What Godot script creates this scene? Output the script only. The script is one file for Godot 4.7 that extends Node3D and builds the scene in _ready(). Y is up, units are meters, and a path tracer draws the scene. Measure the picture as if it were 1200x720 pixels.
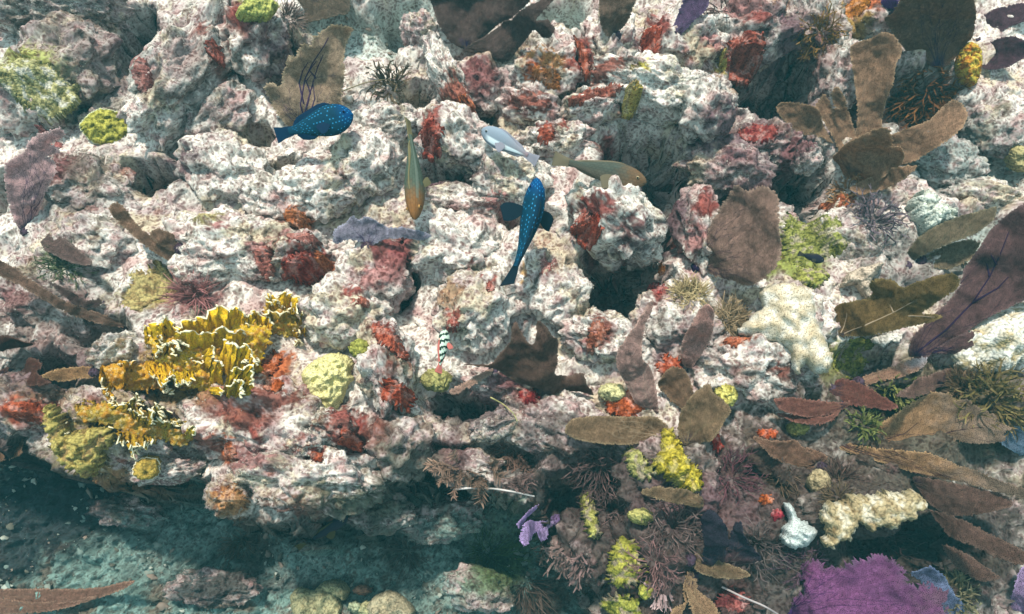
extends Node3D
# A shallow reef seen by a snorkeller who looks down the slope.  "Slope axes": x across, y off the slope, z down the slope.
const TILT := 22.0
const PITCH := 50.0
const HALF := 0.4245          # tan of half the vertical field of view
const REACH := 1.9            # metres from the lens to the slope
const GX0 := -1.95
const GZ0 := -1.4
const GW := 3.9
const GH := 2.6
const STEP := 0.0052
const SUN := 1.12
const SKY_ENERGY := 0.84
const EXPOSURE := 1.78
const FOG := 0.021

var slope := Transform3D()
var eye := Vector3()
var look := Basis()
var used := {}
var rng := RandomNumberGenerator.new()
var nz := {}
var M := {}
var tx := {}
# rasters over the slope
const RC := 0.008
var rw := 0
var rh := 0
var top := PackedFloat32Array()
var tint := PackedColorArray()
# spots where turf can grow
var turf_at := PackedVector3Array()
var turf_up := PackedVector3Array()
var turf_col := PackedColorArray()
var ico := {}

func noise(key: String, freq: float, oct := 3, kind := FastNoiseLite.TYPE_SIMPLEX_SMOOTH, seed_ := 1, fractal := FastNoiseLite.FRACTAL_FBM) -> FastNoiseLite:
	if nz.has(key):
		return nz[key]
	var n := FastNoiseLite.new()
	n.noise_type = kind
	n.frequency = freq
	n.seed = seed_
	n.fractal_type = fractal if oct > 1 else FastNoiseLite.FRACTAL_NONE
	n.fractal_octaves = oct
	nz[key] = n
	return n

# ---------- names and metas
func numbered(called: String) -> String:
	if not used.has(called):
		used[called] = 0
		return called
	used[called] += 1
	return "%s_%03d" % [called, used[called]]

func tag(o: Node, label: String, category: String, group := "") -> void:
	o.set_meta("label", label)
	o.set_meta("category", category)
	if group != "":
		o.set_meta("group", group)

func thing(called: String, label: String, category: String, at: Vector3, group := "") -> Node3D:
	var o := Node3D.new()
	o.name = numbered(called)
	add_child(o)
	o.position = at
	tag(o, label, category, group)
	return o

func put(called: String, mesh: Mesh, mat: Material, parent: Node = self, at := Vector3.ZERO) -> MeshInstance3D:
	var o := MeshInstance3D.new()
	o.name = numbered(called) if parent == self else called
	o.mesh = mesh
	o.material_override = mat
	parent.add_child(o, true)
	o.position = at
	return o

# ---------- where things are
func ray(px: float, py: float) -> Vector3:
	return (look * Vector3((px - 600.0) / 360.0 * HALF, (360.0 - py) / 360.0 * HALF, -1.0)).normalized()

func spot(px: float, py: float, w := 0.0) -> Vector3:          # a point w metres off the slope, in slope axes
	var o := slope.affine_inverse() * eye
	var d := slope.basis.inverse() * ray(px, py)
	return o + d * ((w - o.y) / d.y)

func size_at(p: Vector3) -> float:                             # metres that one unit of the plan covers at a world point
	return (p - eye).dot(-look.z) * HALF / 360.0

func cell(x: float, z: float) -> int:
	var i := clampi(int((x - GX0) / RC), 0, rw - 1)
	var j := clampi(int((z - GZ0) / RC), 0, rh - 1)
	return j * rw + i

func hit(px: float, py: float) -> Vector3:                     # world point of the reef that is seen there
	var o := slope.affine_inverse() * eye
	var d := slope.basis.inverse() * ray(px, py)
	var t := (0.42 - o.y) / d.y
	for k in 260:
		var p := o + d * t
		if p.y <= top[cell(p.x, p.z)]:
			return slope * p
		t += 0.004 / absf(d.y)
	return slope * (o + d * t)

func up_at(p: Vector3, reach := 4) -> Vector3:                 # smoothed normal of the reef, world
	var q := slope.affine_inverse() * p
	var e := RC * reach
	var l := 0.0; var r := 0.0; var f := 0.0; var b := 0.0
	for k in [-1, 0, 1]:
		l += top[cell(q.x - e, q.z + k * e * 0.5)]; r += top[cell(q.x + e, q.z + k * e * 0.5)]
		f += top[cell(q.x + k * e * 0.5, q.z - e)]; b += top[cell(q.x + k * e * 0.5, q.z + e)]
	return slope.basis * Vector3(clampf((l - r) / (6 * e), -1.2, 1.2), 1.0, clampf((f - b) / (6 * e), -1.2, 1.2)).normalized()

func reef_height(x: float, z: float) -> float:                # smoothed height of the reef, rocks included
	var s := 0.0
	for j in [-1, 0, 1]:
		for i in [-1, 0, 1]:
			s += top[cell(x + i * RC * 0.9, z + j * RC * 0.9)]
	return s / 9.0

# ---------- meshes
func commit(v: PackedVector3Array, idx: PackedInt32Array, col := PackedColorArray(), uv := PackedVector2Array(), flat := false) -> ArrayMesh:
	var n := PackedVector3Array()
	n.resize(v.size())
	for k in range(0, idx.size(), 3):
		var a := idx[k]; var b := idx[k + 1]; var c := idx[k + 2]
		var q := (v[c] - v[a]).cross(v[b] - v[a])
		n[a] += q; n[b] += q; n[c] += q
	for k in n.size():
		n[k] = n[k].normalized() if n[k].length_squared() > 1e-20 else Vector3.UP
	var arr := []
	arr.resize(Mesh.ARRAY_MAX)
	arr[Mesh.ARRAY_VERTEX] = v
	arr[Mesh.ARRAY_NORMAL] = n
	arr[Mesh.ARRAY_INDEX] = idx
	if col.size() == v.size(): arr[Mesh.ARRAY_COLOR] = col
	if uv.size() == v.size(): arr[Mesh.ARRAY_TEX_UV] = uv
	var m := ArrayMesh.new()
	m.add_surface_from_arrays(Mesh.PRIMITIVE_TRIANGLES, arr)
	return m

func icosphere(level: int) -> Array:
	if ico.has(level):
		return ico[level]
	var v := PackedVector3Array(); var f := PackedInt32Array()
	if level == 0:
		var t := (1.0 + sqrt(5.0)) / 2.0
		for p in [[-1, t, 0], [1, t, 0], [-1, -t, 0], [1, -t, 0], [0, -1, t], [0, 1, t], [0, -1, -t], [0, 1, -t], [t, 0, -1], [t, 0, 1], [-t, 0, -1], [-t, 0, 1]]:
			v.append(Vector3(p[0], p[1], p[2]).normalized())
		f = PackedInt32Array([0, 11, 5, 0, 5, 1, 0, 1, 7, 0, 7, 10, 0, 10, 11, 1, 5, 9, 5, 11, 4, 11, 10, 2, 10, 7, 6, 7, 1, 8, 3, 9, 4, 3, 4, 2, 3, 2, 6, 3, 6, 8, 3, 8, 9, 4, 9, 5, 2, 4, 11, 6, 2, 10, 8, 6, 7, 9, 8, 1])
		for k in range(0, f.size(), 3):
			var s := f[k + 1]; f[k + 1] = f[k + 2]; f[k + 2] = s      # front faces run clockwise
	else:
		var low := icosphere(level - 1)
		v = low[0].duplicate()
		var g: PackedInt32Array = low[1]
		var mid := {}
		for k in range(0, g.size(), 3):
			var e := [0, 0, 0]
			for j in 3:
				var a := g[k + j]; var b := g[k + (j + 1) % 3]
				var key := mini(a, b) * 100000 + maxi(a, b)
				if not mid.has(key):
					mid[key] = v.size()
					v.append((v[a] + v[b]).normalized())
				e[j] = mid[key]
			f.append_array(PackedInt32Array([g[k], e[0], e[2], g[k + 1], e[1], e[0], g[k + 2], e[2], e[1], e[0], e[1], e[2]]))
	ico[level] = [v, f]
	return ico[level]

# the same ball with every edge of the icosahedron cut into n
func ball(n: int) -> Array:
	if ico.has("ball%d" % n):
		return ico["ball%d" % n]
	var low := icosphere(0)
	var v0: PackedVector3Array = low[0]; var g: PackedInt32Array = low[1]
	var v := PackedVector3Array(); var f := PackedInt32Array()
	var seen := {}
	for k in range(0, g.size(), 3):
		var a := v0[g[k]]; var b := v0[g[k + 1]]; var c := v0[g[k + 2]]
		var ids := []
		for i in n + 1:
			var row := PackedInt32Array()
			for j in i + 1:
				var p := a
				if i > 0: p = (a * (n - i) + b * (i - j) + c * j) / n
				var key := Vector3i((p * 100000.0).round())
				if i > 0 and i < n and j > 0 and j < i:
					row.append(v.size()); v.append(p.normalized())
				else:
					if not seen.has(key):
						seen[key] = v.size(); v.append(p.normalized())
					row.append(seen[key])
			ids.append(row)
		for i in n:
			for j in i + 1:
				f.append_array(PackedInt32Array([ids[i][j], ids[i + 1][j], ids[i + 1][j + 1]]))
				if j < i: f.append_array(PackedInt32Array([ids[i][j], ids[i + 1][j + 1], ids[i][j + 1]]))
	ico["ball%d" % n] = [v, f]
	return ico["ball%d" % n]

# a tube along points; radius runs from r0 to r1
func tube(v: PackedVector3Array, f: PackedInt32Array, pts: PackedVector3Array, r0: float, r1: float, sides := 5, col = null, cols := PackedColorArray()) -> void:
	var n := pts.size()
	var up := Vector3(0.31, 0.83, 0.46)
	for i in n:
		var d := (pts[mini(i + 1, n - 1)] - pts[maxi(i - 1, 0)]).normalized()
		var a := d.cross(up).normalized()
		var b := d.cross(a)
		var r := lerpf(r0, r1, float(i) / maxf(n - 1, 1))
		for s in sides:
			var t := TAU * s / sides
			v.append(pts[i] + (a * cos(t) + b * sin(t)) * r)
	var base := v.size() - n * sides
	for i in n - 1:
		for s in sides:
			var p := base + i * sides + s; var q := base + i * sides + (s + 1) % sides
			f.append_array(PackedInt32Array([p, q, p + sides, q, q + sides, p + sides]))
	for s in range(1, sides - 1):
		f.append_array(PackedInt32Array([base, base + s + 1, base + s]))
		var e := base + (n - 1) * sides
		f.append_array(PackedInt32Array([e, e + s, e + s + 1]))

# ---------- textures (only grain: what the surfaces are made of)
func bytes_of(n: FastNoiseLite, side: int) -> PackedByteArray:
	var im := n.get_seamless_image(side, side, false, false, 0.15, true)
	im.convert(Image.FORMAT_L8)
	return im.get_data()

func gray_tex(data: PackedByteArray, side: int) -> ImageTexture:
	var im := Image.create_from_data(side, side, false, Image.FORMAT_L8, data)
	im.generate_mipmaps()
	return ImageTexture.create_from_image(im)

func make_textures() -> void:
	var S := 512
	var a := bytes_of(noise("t1", 0.035, 4, FastNoiseLite.TYPE_SIMPLEX_SMOOTH, 5, FastNoiseLite.FRACTAL_RIDGED), S)
	var b := bytes_of(noise("t2", 0.02, 4, FastNoiseLite.TYPE_SIMPLEX_SMOOTH, 9), S)
	var cn := noise("t3", 0.055, 2, FastNoiseLite.TYPE_CELLULAR, 12)
	cn.cellular_return_type = FastNoiseLite.RETURN_DISTANCE
	var c := bytes_of(cn, S)
	var alb := PackedByteArray(); alb.resize(S * S * 3)
	var hgt := PackedByteArray(); hgt.resize(S * S)
	for k in S * S:
		var x := a[k] / 255.0; var y := b[k] / 255.0; var z := c[k] / 255.0
		var t := clampf(0.10 + 1.25 * (x - 0.38) + 0.9 * (y - 0.45) + 0.45 * (0.5 - z) + 0.28, 0.0, 1.0)
		t = t * t * (3.0 - 2.0 * t)
		alb[k * 3] = int(lerpf(146, 255, t)); alb[k * 3 + 1] = int(lerpf(124, 255, t)); alb[k * 3 + 2] = int(lerpf(122, 255, t))
		hgt[k] = int(clampf(0.5 * x + 0.3 * y + 0.25 * (1.0 - z), 0.0, 1.0) * 255)
	var im := Image.create_from_data(S, S, false, Image.FORMAT_RGB8, alb)
	tx.crust = ImageTexture.create_from_image(im)
	tx.crust_h = gray_tex(hgt, S)
	# sand grain
	var d := bytes_of(noise("t4", 0.12, 3, FastNoiseLite.TYPE_SIMPLEX_SMOOTH, 21), S)
	var sd := PackedByteArray(); sd.resize(S * S)
	for k in S * S:
		sd[k] = int(clampf(150 + (d[k] - 128) * 0.7 + (b[k] - 128) * 0.35, 60, 255))
	tx.sand = gray_tex(sd, S)
	tx.sand_h = gray_tex(d, S)
	# sea fan mesh: a fine net
	var fn := noise("t5", 0.09, 1, FastNoiseLite.TYPE_CELLULAR, 31)
	fn.cellular_return_type = FastNoiseLite.RETURN_DISTANCE2_SUB
	fn.cellular_jitter = 0.9
	var e := bytes_of(fn, S)
	var fa := PackedByteArray(); fa.resize(S * S)
	var fh := PackedByteArray(); fh.resize(S * S)
	for k in S * S:
		var q := e[k] / 255.0
		fa[k] = int(clampf(lerpf(255, 150, smoothstep(0.1, 0.45, q)) + (d[k] - 128) * 0.3 + (b[k] - 128) * 0.3, 40, 255))
		fh[k] = int(clampf((1.0 - smoothstep(0.0, 0.4, q)) * 200 + d[k] * 0.2, 0, 255))
	tx.net = gray_tex(fa, S)
	tx.net_h = gray_tex(fh, S)
	# polyps: close-set rounded bumps
	var pn := noise("t6", 0.05, 1, FastNoiseLite.TYPE_CELLULAR, 44)
	pn.cellular_return_type = FastNoiseLite.RETURN_DISTANCE
	var g := bytes_of(pn, S)
	var pa := PackedByteArray(); pa.resize(S * S)
	var ph := PackedByteArray(); ph.resize(S * S)
	for k in S * S:
		var q := g[k] / 255.0
		pa[k] = int(clampf(lerpf(255, 165, smoothstep(0.25, 0.8, q)) + (d[k] - 128) * 0.25, 60, 255))
		ph[k] = int(clampf((1.0 - q) * 230 + d[k] * 0.1, 0, 255))
	tx.polyp = gray_tex(pa, S)
	tx.polyp_h = gray_tex(ph, S)

func mat(tex: String, per_metre: float, relief_cm: float, rough := 0.85, vertex := true, color := Color.WHITE, back := 0.0) -> StandardMaterial3D:
	var m := StandardMaterial3D.new()
	m.vertex_color_use_as_albedo = vertex
	m.albedo_color = color.linear_to_srgb()
	m.roughness = rough
	m.metallic_specular = 0.12          # under water little is mirrored
	if tex != "":
		m.albedo_texture = tx[tex]
		m.uv1_triplanar = true
		m.uv1_triplanar_sharpness = 4.0
		m.uv1_scale = Vector3.ONE * per_metre
		if relief_cm > 0.0:
			m.heightmap_enabled = true
			m.heightmap_texture = tx[tex + "_h"]
			m.heightmap_scale = relief_cm
	if back > 0.0:
		m.backlight_enabled = true
		m.backlight = Color(back, back, back)
	m.cull_mode = BaseMaterial3D.CULL_DISABLED
	return m

func make_materials() -> void:
	make_textures()
	M.crust = mat("crust", 3.1, 0.3, 0.9)
	M.sand = mat("sand", 2.3, 0.25, 0.95)
	M.fan = mat("net", 7.0, 0.12, 0.85, true, Color.WHITE, 1.0)
	M.vein = mat("", 1, 0, 0.7)
	M.polyp = mat("polyp", 6.0, 0.25, 0.75)
	M.fine_polyp = mat("polyp", 11.0, 0.15, 0.75)
	M.sponge = mat("crust", 5.0, 0.3, 0.6)
	M.weed = mat("", 1, 0, 0.75, true, Color.WHITE, 0.6)
	M.fire = mat("polyp", 14.0, 0.05, 0.6, true, Color.WHITE, 0.4)
	M.turf = mat("", 1, 0, 0.9, true, Color.WHITE, 0.4)
	M.shell = mat("", 1, 0, 0.4)

# ---------- the reef's colour, from where a point is (crusts, turf, algae films, painted shade)
const CREAM := Color(0.655, 0.625, 0.57)
const MAUVE := Color(0.385, 0.30, 0.29)
const BROWN := Color(0.115, 0.085, 0.062)
const TAN := Color(0.50, 0.41, 0.27)
const PINK := Color(0.38, 0.21, 0.20)
const RUST := Color(0.22, 0.07, 0.05)
const MINT := Color(0.50, 0.56, 0.49)
const SHADED_SILT := Color(0.17, 0.265, 0.24)  # green silt, darkened to carry the shade of the deep floor
const SAND := Color(0.50, 0.56, 0.52)

func crust_color(p: Vector3, white: float, red: float, brown: float) -> Color:
	var a: float = nz.ca.get_noise_3dv(p)
	var b: float = nz.cb.get_noise_3dv(p)
	var c: float = nz.cc.get_noise_3dv(p)
	var col := MAUVE.lerp(CREAM, smoothstep(-0.25, 0.28, a * 0.55 + b * 0.5 + c * 0.35 + white + 0.04))
	col = col.lerp(MINT, smoothstep(0.18, 0.42, -a * 0.7 + c * 0.3 + white * 0.3) * 0.4)
	col = col.lerp(TAN, smoothstep(0.1, 0.45, -a * 0.8 + b * 0.4 + c * 0.3) * 0.7)
	col = col.lerp(BROWN, smoothstep(0.22, 0.46, b * 0.8 - c * 0.35 + brown) * 0.75)
	col = col.lerp(PINK, smoothstep(0.2, 0.5, -b * 0.6 + a * 0.6 + red * 0.7 + 0.03) * 0.65)
	col = col.lerp(RUST, smoothstep(0.34, 0.58, -b * 0.5 - a * 0.5 + c * 0.2 + red) * 0.8)
	return col

func tinted(col: Color, p: Vector3) -> Color:
	var b: float = nz.cb.get_noise_3dv(p * 1.3)
	var c: float = nz.cc.get_noise_3dv(p)
	var t := tint[cell(p.x + b * 0.03, p.z + c * 0.03)]
	if t.a <= 0.01:
		return col
	var k := smoothstep(0.22, 0.7, t.a + b * 0.3 + c * 0.25)
	return col.lerp(Color(t.r, t.g, t.b) * (1.0 + 0.5 * c), k * 0.94)

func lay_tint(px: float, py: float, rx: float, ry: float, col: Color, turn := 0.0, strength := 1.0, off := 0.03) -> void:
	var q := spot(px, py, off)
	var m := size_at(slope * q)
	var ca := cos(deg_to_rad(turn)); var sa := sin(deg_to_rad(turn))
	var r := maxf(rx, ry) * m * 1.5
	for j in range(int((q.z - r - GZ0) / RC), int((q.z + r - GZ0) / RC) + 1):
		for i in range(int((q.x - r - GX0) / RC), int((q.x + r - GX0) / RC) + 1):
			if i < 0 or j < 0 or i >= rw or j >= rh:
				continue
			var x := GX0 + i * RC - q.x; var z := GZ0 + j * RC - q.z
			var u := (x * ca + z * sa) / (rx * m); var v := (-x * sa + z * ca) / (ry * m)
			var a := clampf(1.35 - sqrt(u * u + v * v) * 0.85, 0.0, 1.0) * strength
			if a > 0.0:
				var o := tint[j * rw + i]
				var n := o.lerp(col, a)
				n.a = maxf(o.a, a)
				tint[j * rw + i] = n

var pits: Array = []       # [x, z, rx, rz, amount, hardness]
var rim_line := PackedVector2Array()

func rim_z(x: float) -> float:
	for k in rim_line.size() - 1:
		if x <= rim_line[k + 1].x:
			return lerpf(rim_line[k].y, rim_line[k + 1].y, clampf((x - rim_line[k].x) / (rim_line[k + 1].x - rim_line[k].x), 0.0, 1.0))
	return rim_line[rim_line.size() - 1].y

# height of the reef off the slope, and how sandy it is there
func ground(x: float, z: float) -> Vector2:
	var a: float = nz.ha.get_noise_2d(x, z)
	var b: float = nz.hb.get_noise_2d(x, z)
	var c: float = nz.hc.get_noise_2d(x, z)
	var d: float = nz.hd.get_noise_2d(x, z)
	var h := -0.018 + a * 0.06 + b * 0.032
	var sandy := 0.0
	for p in pits:
		var dx: float = (x - p[0]) / p[2]
		if absf(dx) > 1.5: continue
		var dz: float = (z - p[1]) / p[3]
		var q := dx * dx + dz * dz
		if q < 2.25:
			var t: float = 1.0 - smoothstep(p[5], 1.25, sqrt(q) + b * 0.28)
			h += p[4] * t
			sandy = maxf(sandy, t * p[6])
	var e := z - rim_z(x) + b * 0.075 + c * 0.012
	var deep := smoothstep(-0.012, 0.05, e + d * 0.01)
	h = lerpf(h, -0.54 + a * 0.06 + b * 0.03 + smoothstep(0.05, 0.6, e) * 0.07, deep)
	sandy = maxf(sandy, deep * 0.8)
	var rough := 1.0 - 0.72 * sandy * (1.0 - deep * 0.6)
	h += (c * 0.007 + d * 0.003) * rough
	h += deep * (c * 0.016 + d * 0.006)
	return Vector2(h, sandy)

func make_ground() -> void:
	noise("ha", 1.7, 2, FastNoiseLite.TYPE_SIMPLEX_SMOOTH, 3); noise("hb", 6.5, 3, FastNoiseLite.TYPE_SIMPLEX_SMOOTH, 8)
	noise("hc", 24.0, 3, FastNoiseLite.TYPE_SIMPLEX_SMOOTH, 14); noise("hd", 75.0, 2, FastNoiseLite.TYPE_SIMPLEX_SMOOTH, 17)
	noise("ca", 5.0, 3, FastNoiseLite.TYPE_SIMPLEX_SMOOTH, 61); noise("cb", 14.0, 3, FastNoiseLite.TYPE_SIMPLEX_SMOOTH, 62)
	noise("cc", 60.0, 2, FastNoiseLite.TYPE_SIMPLEX_SMOOTH, 63)
	noise("ra", 1.6, 3, FastNoiseLite.TYPE_SIMPLEX_SMOOTH, 71); noise("rb", 11.0, 2, FastNoiseLite.TYPE_SIMPLEX_SMOOTH, 72)
	noise("rc", 42.0, 2, FastNoiseLite.TYPE_SIMPLEX_SMOOTH, 73); noise("rd", 100.0, 2, FastNoiseLite.TYPE_SIMPLEX_SMOOTH, 75)
	var pk := noise("rp", 26.0, 1, FastNoiseLite.TYPE_CELLULAR, 74)
	pk.cellular_return_type = FastNoiseLite.RETURN_DISTANCE
	for t in TINTS:
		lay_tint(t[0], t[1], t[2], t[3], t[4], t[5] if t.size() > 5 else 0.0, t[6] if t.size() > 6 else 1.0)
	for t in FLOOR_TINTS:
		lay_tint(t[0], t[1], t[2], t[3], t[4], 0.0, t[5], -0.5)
	for t in HOLES:
		var q := spot(t[0], t[1], -0.02)
		var m := size_at(slope * q)
		pits.append([q.x, q.z, t[2] * m, t[3] * m, t[4], t[5], t[6]])
	for t in RIM:
		var q := spot(t[0], t[1], -0.05)
		rim_line.append(Vector2(q.x, q.z))
	var nx := int(GW / STEP); var nzv := int(GH / STEP)
	var v := PackedVector3Array(); v.resize(nx * nzv)
	var col := PackedColorArray(); col.resize(nx * nzv)
	var f := PackedInt32Array(); f.resize((nx - 1) * (nzv - 1) * 6)
	var at := 0
	for j in nzv:
		var z := GZ0 + j * STEP
		for i in nx:
			var x := GX0 + i * STEP
			var g := ground(x, z)
			var h := g.x
			if i == 0 or j == 0 or i == nx - 1 or j == nzv - 1: h -= 0.4
			var k := j * nx + i
			var p := Vector3(x, h, z)
			# crags: the rock juts sideways too, so that steep faces are broken and not drawn out
			var warp := clampf(0.35 + (-0.03 - h) * 3.0, 0.25, 1.0) * (1.0 - 0.9 * clampf(g.y * 1.2, 0.0, 1.0))
			p += Vector3(nz.rb.get_noise_3dv(p) * 0.055 + nz.rc.get_noise_3dv(p) * 0.018, 0.0, nz.rb.get_noise_3dv(p + Vector3(5, 2, 9)) * 0.055 + nz.rc.get_noise_3dv(p + Vector3(3, 7, 1)) * 0.018) * warp
			v[k] = p
			var c := crust_color(p, 0.1, -0.06, -0.1)
			var lip := smoothstep(-0.05, 0.01, z - rim_z(x)) * (1.0 if h > -0.42 else 0.0)      # the ledge's face is coloured darker
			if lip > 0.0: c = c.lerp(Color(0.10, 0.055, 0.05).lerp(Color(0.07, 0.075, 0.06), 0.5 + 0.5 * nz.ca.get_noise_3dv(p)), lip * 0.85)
			if g.y > 0.01:
				var n: float = nz.cb.get_noise_3dv(p)
				var fl: float = nz.cc.get_noise_3dv(p)
				var s := (SAND if h > -0.25 else SHADED_SILT) * (1.0 + 0.35 * n + 0.25 * fl)
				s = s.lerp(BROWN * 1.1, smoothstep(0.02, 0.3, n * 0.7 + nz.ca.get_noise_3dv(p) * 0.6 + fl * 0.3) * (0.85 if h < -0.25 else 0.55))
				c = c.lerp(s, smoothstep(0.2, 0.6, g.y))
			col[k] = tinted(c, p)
			if g.y > 0.35 and h > -0.3: col[k].a = 0.5          # clean sand: no turf
			var q := cell(x, z)
			top[q] = maxf(top[q], h)
			if i < nx - 1 and j < nzv - 1:
				f[at] = k; f[at + 1] = k + 1; f[at + 2] = k + nx
				f[at + 3] = k + 1; f[at + 4] = k + nx + 1; f[at + 5] = k + nx
				at += 6
	var o := put("reef_ground", commit(v, f, col), M.crust)
	o.transform = slope
	o.set_meta("kind", "structure")
	for k in range(0, v.size(), 3):
		turf_at.append(v[k]); turf_up.append(Vector3.UP); turf_col.append(col[k])
	# the reef goes on, coarser, past what the lens takes in
	v = PackedVector3Array(); col = PackedColorArray(); f = PackedInt32Array()
	var w := 230
	for j in w:
		for i in w:
			var x := -4.6 + i * 0.04; var z := -4.6 + j * 0.035
			var h := ground(x, z).x - 0.012
			if x > GX0 + 0.08 and x < GX0 + GW - 0.08 and z > GZ0 + 0.08 and z < GZ0 + GH - 0.08: h -= 0.6
			var p := Vector3(x, h, z)
			v.append(p)
			col.append(crust_color(p, -0.12, 0.04, 0.12))
			if i < w - 1 and j < w - 1:
				var k := j * w + i
				f.append_array(PackedInt32Array([k, k + 1, k + w, k + 1, k + w + 1, k + w]))
	o = put("outer_reef_slope", commit(v, f, col), M.crust)
	o.transform = slope
	o.set_meta("kind", "structure")
	var pm := PlaneMesh.new()
	pm.size = Vector2(40, 40)
	o = put("seabed", pm, mat("sand", 2.3, 0.25, 0.95, false, SAND))
	o.position = Vector3(0, -2.2, 0)
	o.set_meta("kind", "structure")

# ---------- rocks: [x, y, across, along, thick, turn, lift, white, red, brown, level, label]
func make_rock(d: Array, id: int) -> void:
	var q := spot(d[0], d[1], d[6])
	var m := size_at(slope * q)
	var rx: float = d[2] * m; var rz: float = d[3] * m; var ry: float = d[4]
	var turn := Basis(Vector3.UP, -deg_to_rad(d[5]))
	var fine := clampi(int(maxf(rx, rz) * 1.05 / 0.0052 / 4.0) * 4, 16, 44)
	var sph := ball(fine)
	var dirs: PackedVector3Array = sph[0]
	var v := PackedVector3Array(); v.resize(dirs.size())
	var col := PackedColorArray(); col.resize(dirs.size())
	var off := Vector3(id * 3.7, id * 1.3, id * 5.1)
	var r := (rx + ry + rz) / 3.0
	var lump := minf(r, 0.14)
	for k in dirs.size():
		var e := dirs[k]
		var a: float = nz.ra.get_noise_3dv(e * 1.0 + off)
		var s := turn * (Vector3(e.x * rx, e.y * ry, e.z * rz) * (1.0 + 0.34 * a))
		var g := s + off
		var b: float = nz.rb.get_noise_3dv(g)
		var c: float = nz.rc.get_noise_3dv(g)
		var f: float = nz.rd.get_noise_3dv(g)
		var pock := smoothstep(-0.75, -0.95, nz.rp.get_noise_3dv(g))
		var out := b * 0.13 * lump + c * 0.0045 + f * 0.0022 - pock * 0.010
		s += e * out
		var p := q + s
		v[k] = s
		var cc := crust_color(p, d[7] + f * 0.2, d[8], d[9] - c * 0.12)
		col[k] = tinted(cc, p)
		if e.y > -0.1:
			var t := cell(p.x, p.z)
			if p.y > top[t]: top[t] = p.y
			var t2 := cell(p.x + RC, p.z)
			if p.y - 0.004 > top[t2]: top[t2] = p.y - 0.004
			t2 = cell(p.x, p.z + RC)
			if p.y - 0.004 > top[t2]: top[t2] = p.y - 0.004
	var mesh := commit(v, sph[1], col)
	var o := put("reef_rock", mesh, M.crust)
	o.transform = Transform3D(slope.basis, slope * q)
	tag(o, d[11], "rock", "rocks of the reef")
	var jump := 1
	var nrm: PackedVector3Array = mesh.surface_get_arrays(0)[Mesh.ARRAY_NORMAL]
	for k in range(0, v.size(), jump):
		if dirs[k].y > -0.25:
			turf_at.append(v[k] + q); turf_up.append(nrm[k]); turf_col.append(col[k])

# ---------- loose rubble on the sand: far too many bits to count
func make_rubble() -> void:
	var sph := icosphere(1)
	var v := PackedVector3Array()
	for e in sph[0]:
		v.append(e * Vector3(1.0, 0.4, 0.7) * (1.0 + 1.1 * nz.ra.get_noise_3dv(e * 1.3 + Vector3(4, 4, 4))))
	var buf := PackedFloat32Array()
	var n := 0
	rng.seed = 31
	for k in 16000:
		var x := rng.randf_range(-1.75, 1.75); var z := rng.randf_range(-1.2, 1.1)
		var g := ground(x, z)
		if g.y < 0.45 or top[cell(x, z)] > g.x + 0.03: continue
		if nz.hb.get_noise_2d(x * 0.7 + 3.0, z * 0.7) < rng.randf_range(-0.35, 0.2): continue
		var s := 0.002 + 0.014 * pow(rng.randf(), 5.0)
		var b := slope.basis * Basis(Vector3(rng.randf() - 0.5, rng.randf() - 0.5, rng.randf() - 0.5).normalized(), rng.randf() * 3.0) * s
		var t := slope * Vector3(x, g.x + s * 0.15, z)
		var c := [Color(0.34, 0.37, 0.32), Color(0.2, 0.23, 0.2), Color(0.1, 0.1, 0.08), Color(0.2, 0.16, 0.13), Color(0.15, 0.2, 0.18)][rng.randi() % 5] as Color
		buf.append_array(PackedFloat32Array([b.x.x, b.y.x, b.z.x, t.x, b.x.y, b.y.y, b.z.y, t.y, b.x.z, b.y.z, b.z.z, t.z, c.r, c.g, c.b, 1.0]))
		n += 1
	var mm := MultiMesh.new()
	mm.transform_format = MultiMesh.TRANSFORM_3D
	mm.use_colors = true
	mm.mesh = commit(v, sph[1])
	mm.instance_count = n
	mm.buffer = buf
	var o := MultiMeshInstance3D.new()
	o.name = "coral_rubble"
	o.multimesh = mm
	o.material_override = M.turf
	add_child(o)
	tag(o, "loose bits of coral rubble and shell strewn over the sand", "rubble")
	o.set_meta("kind", "stuff")

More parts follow.
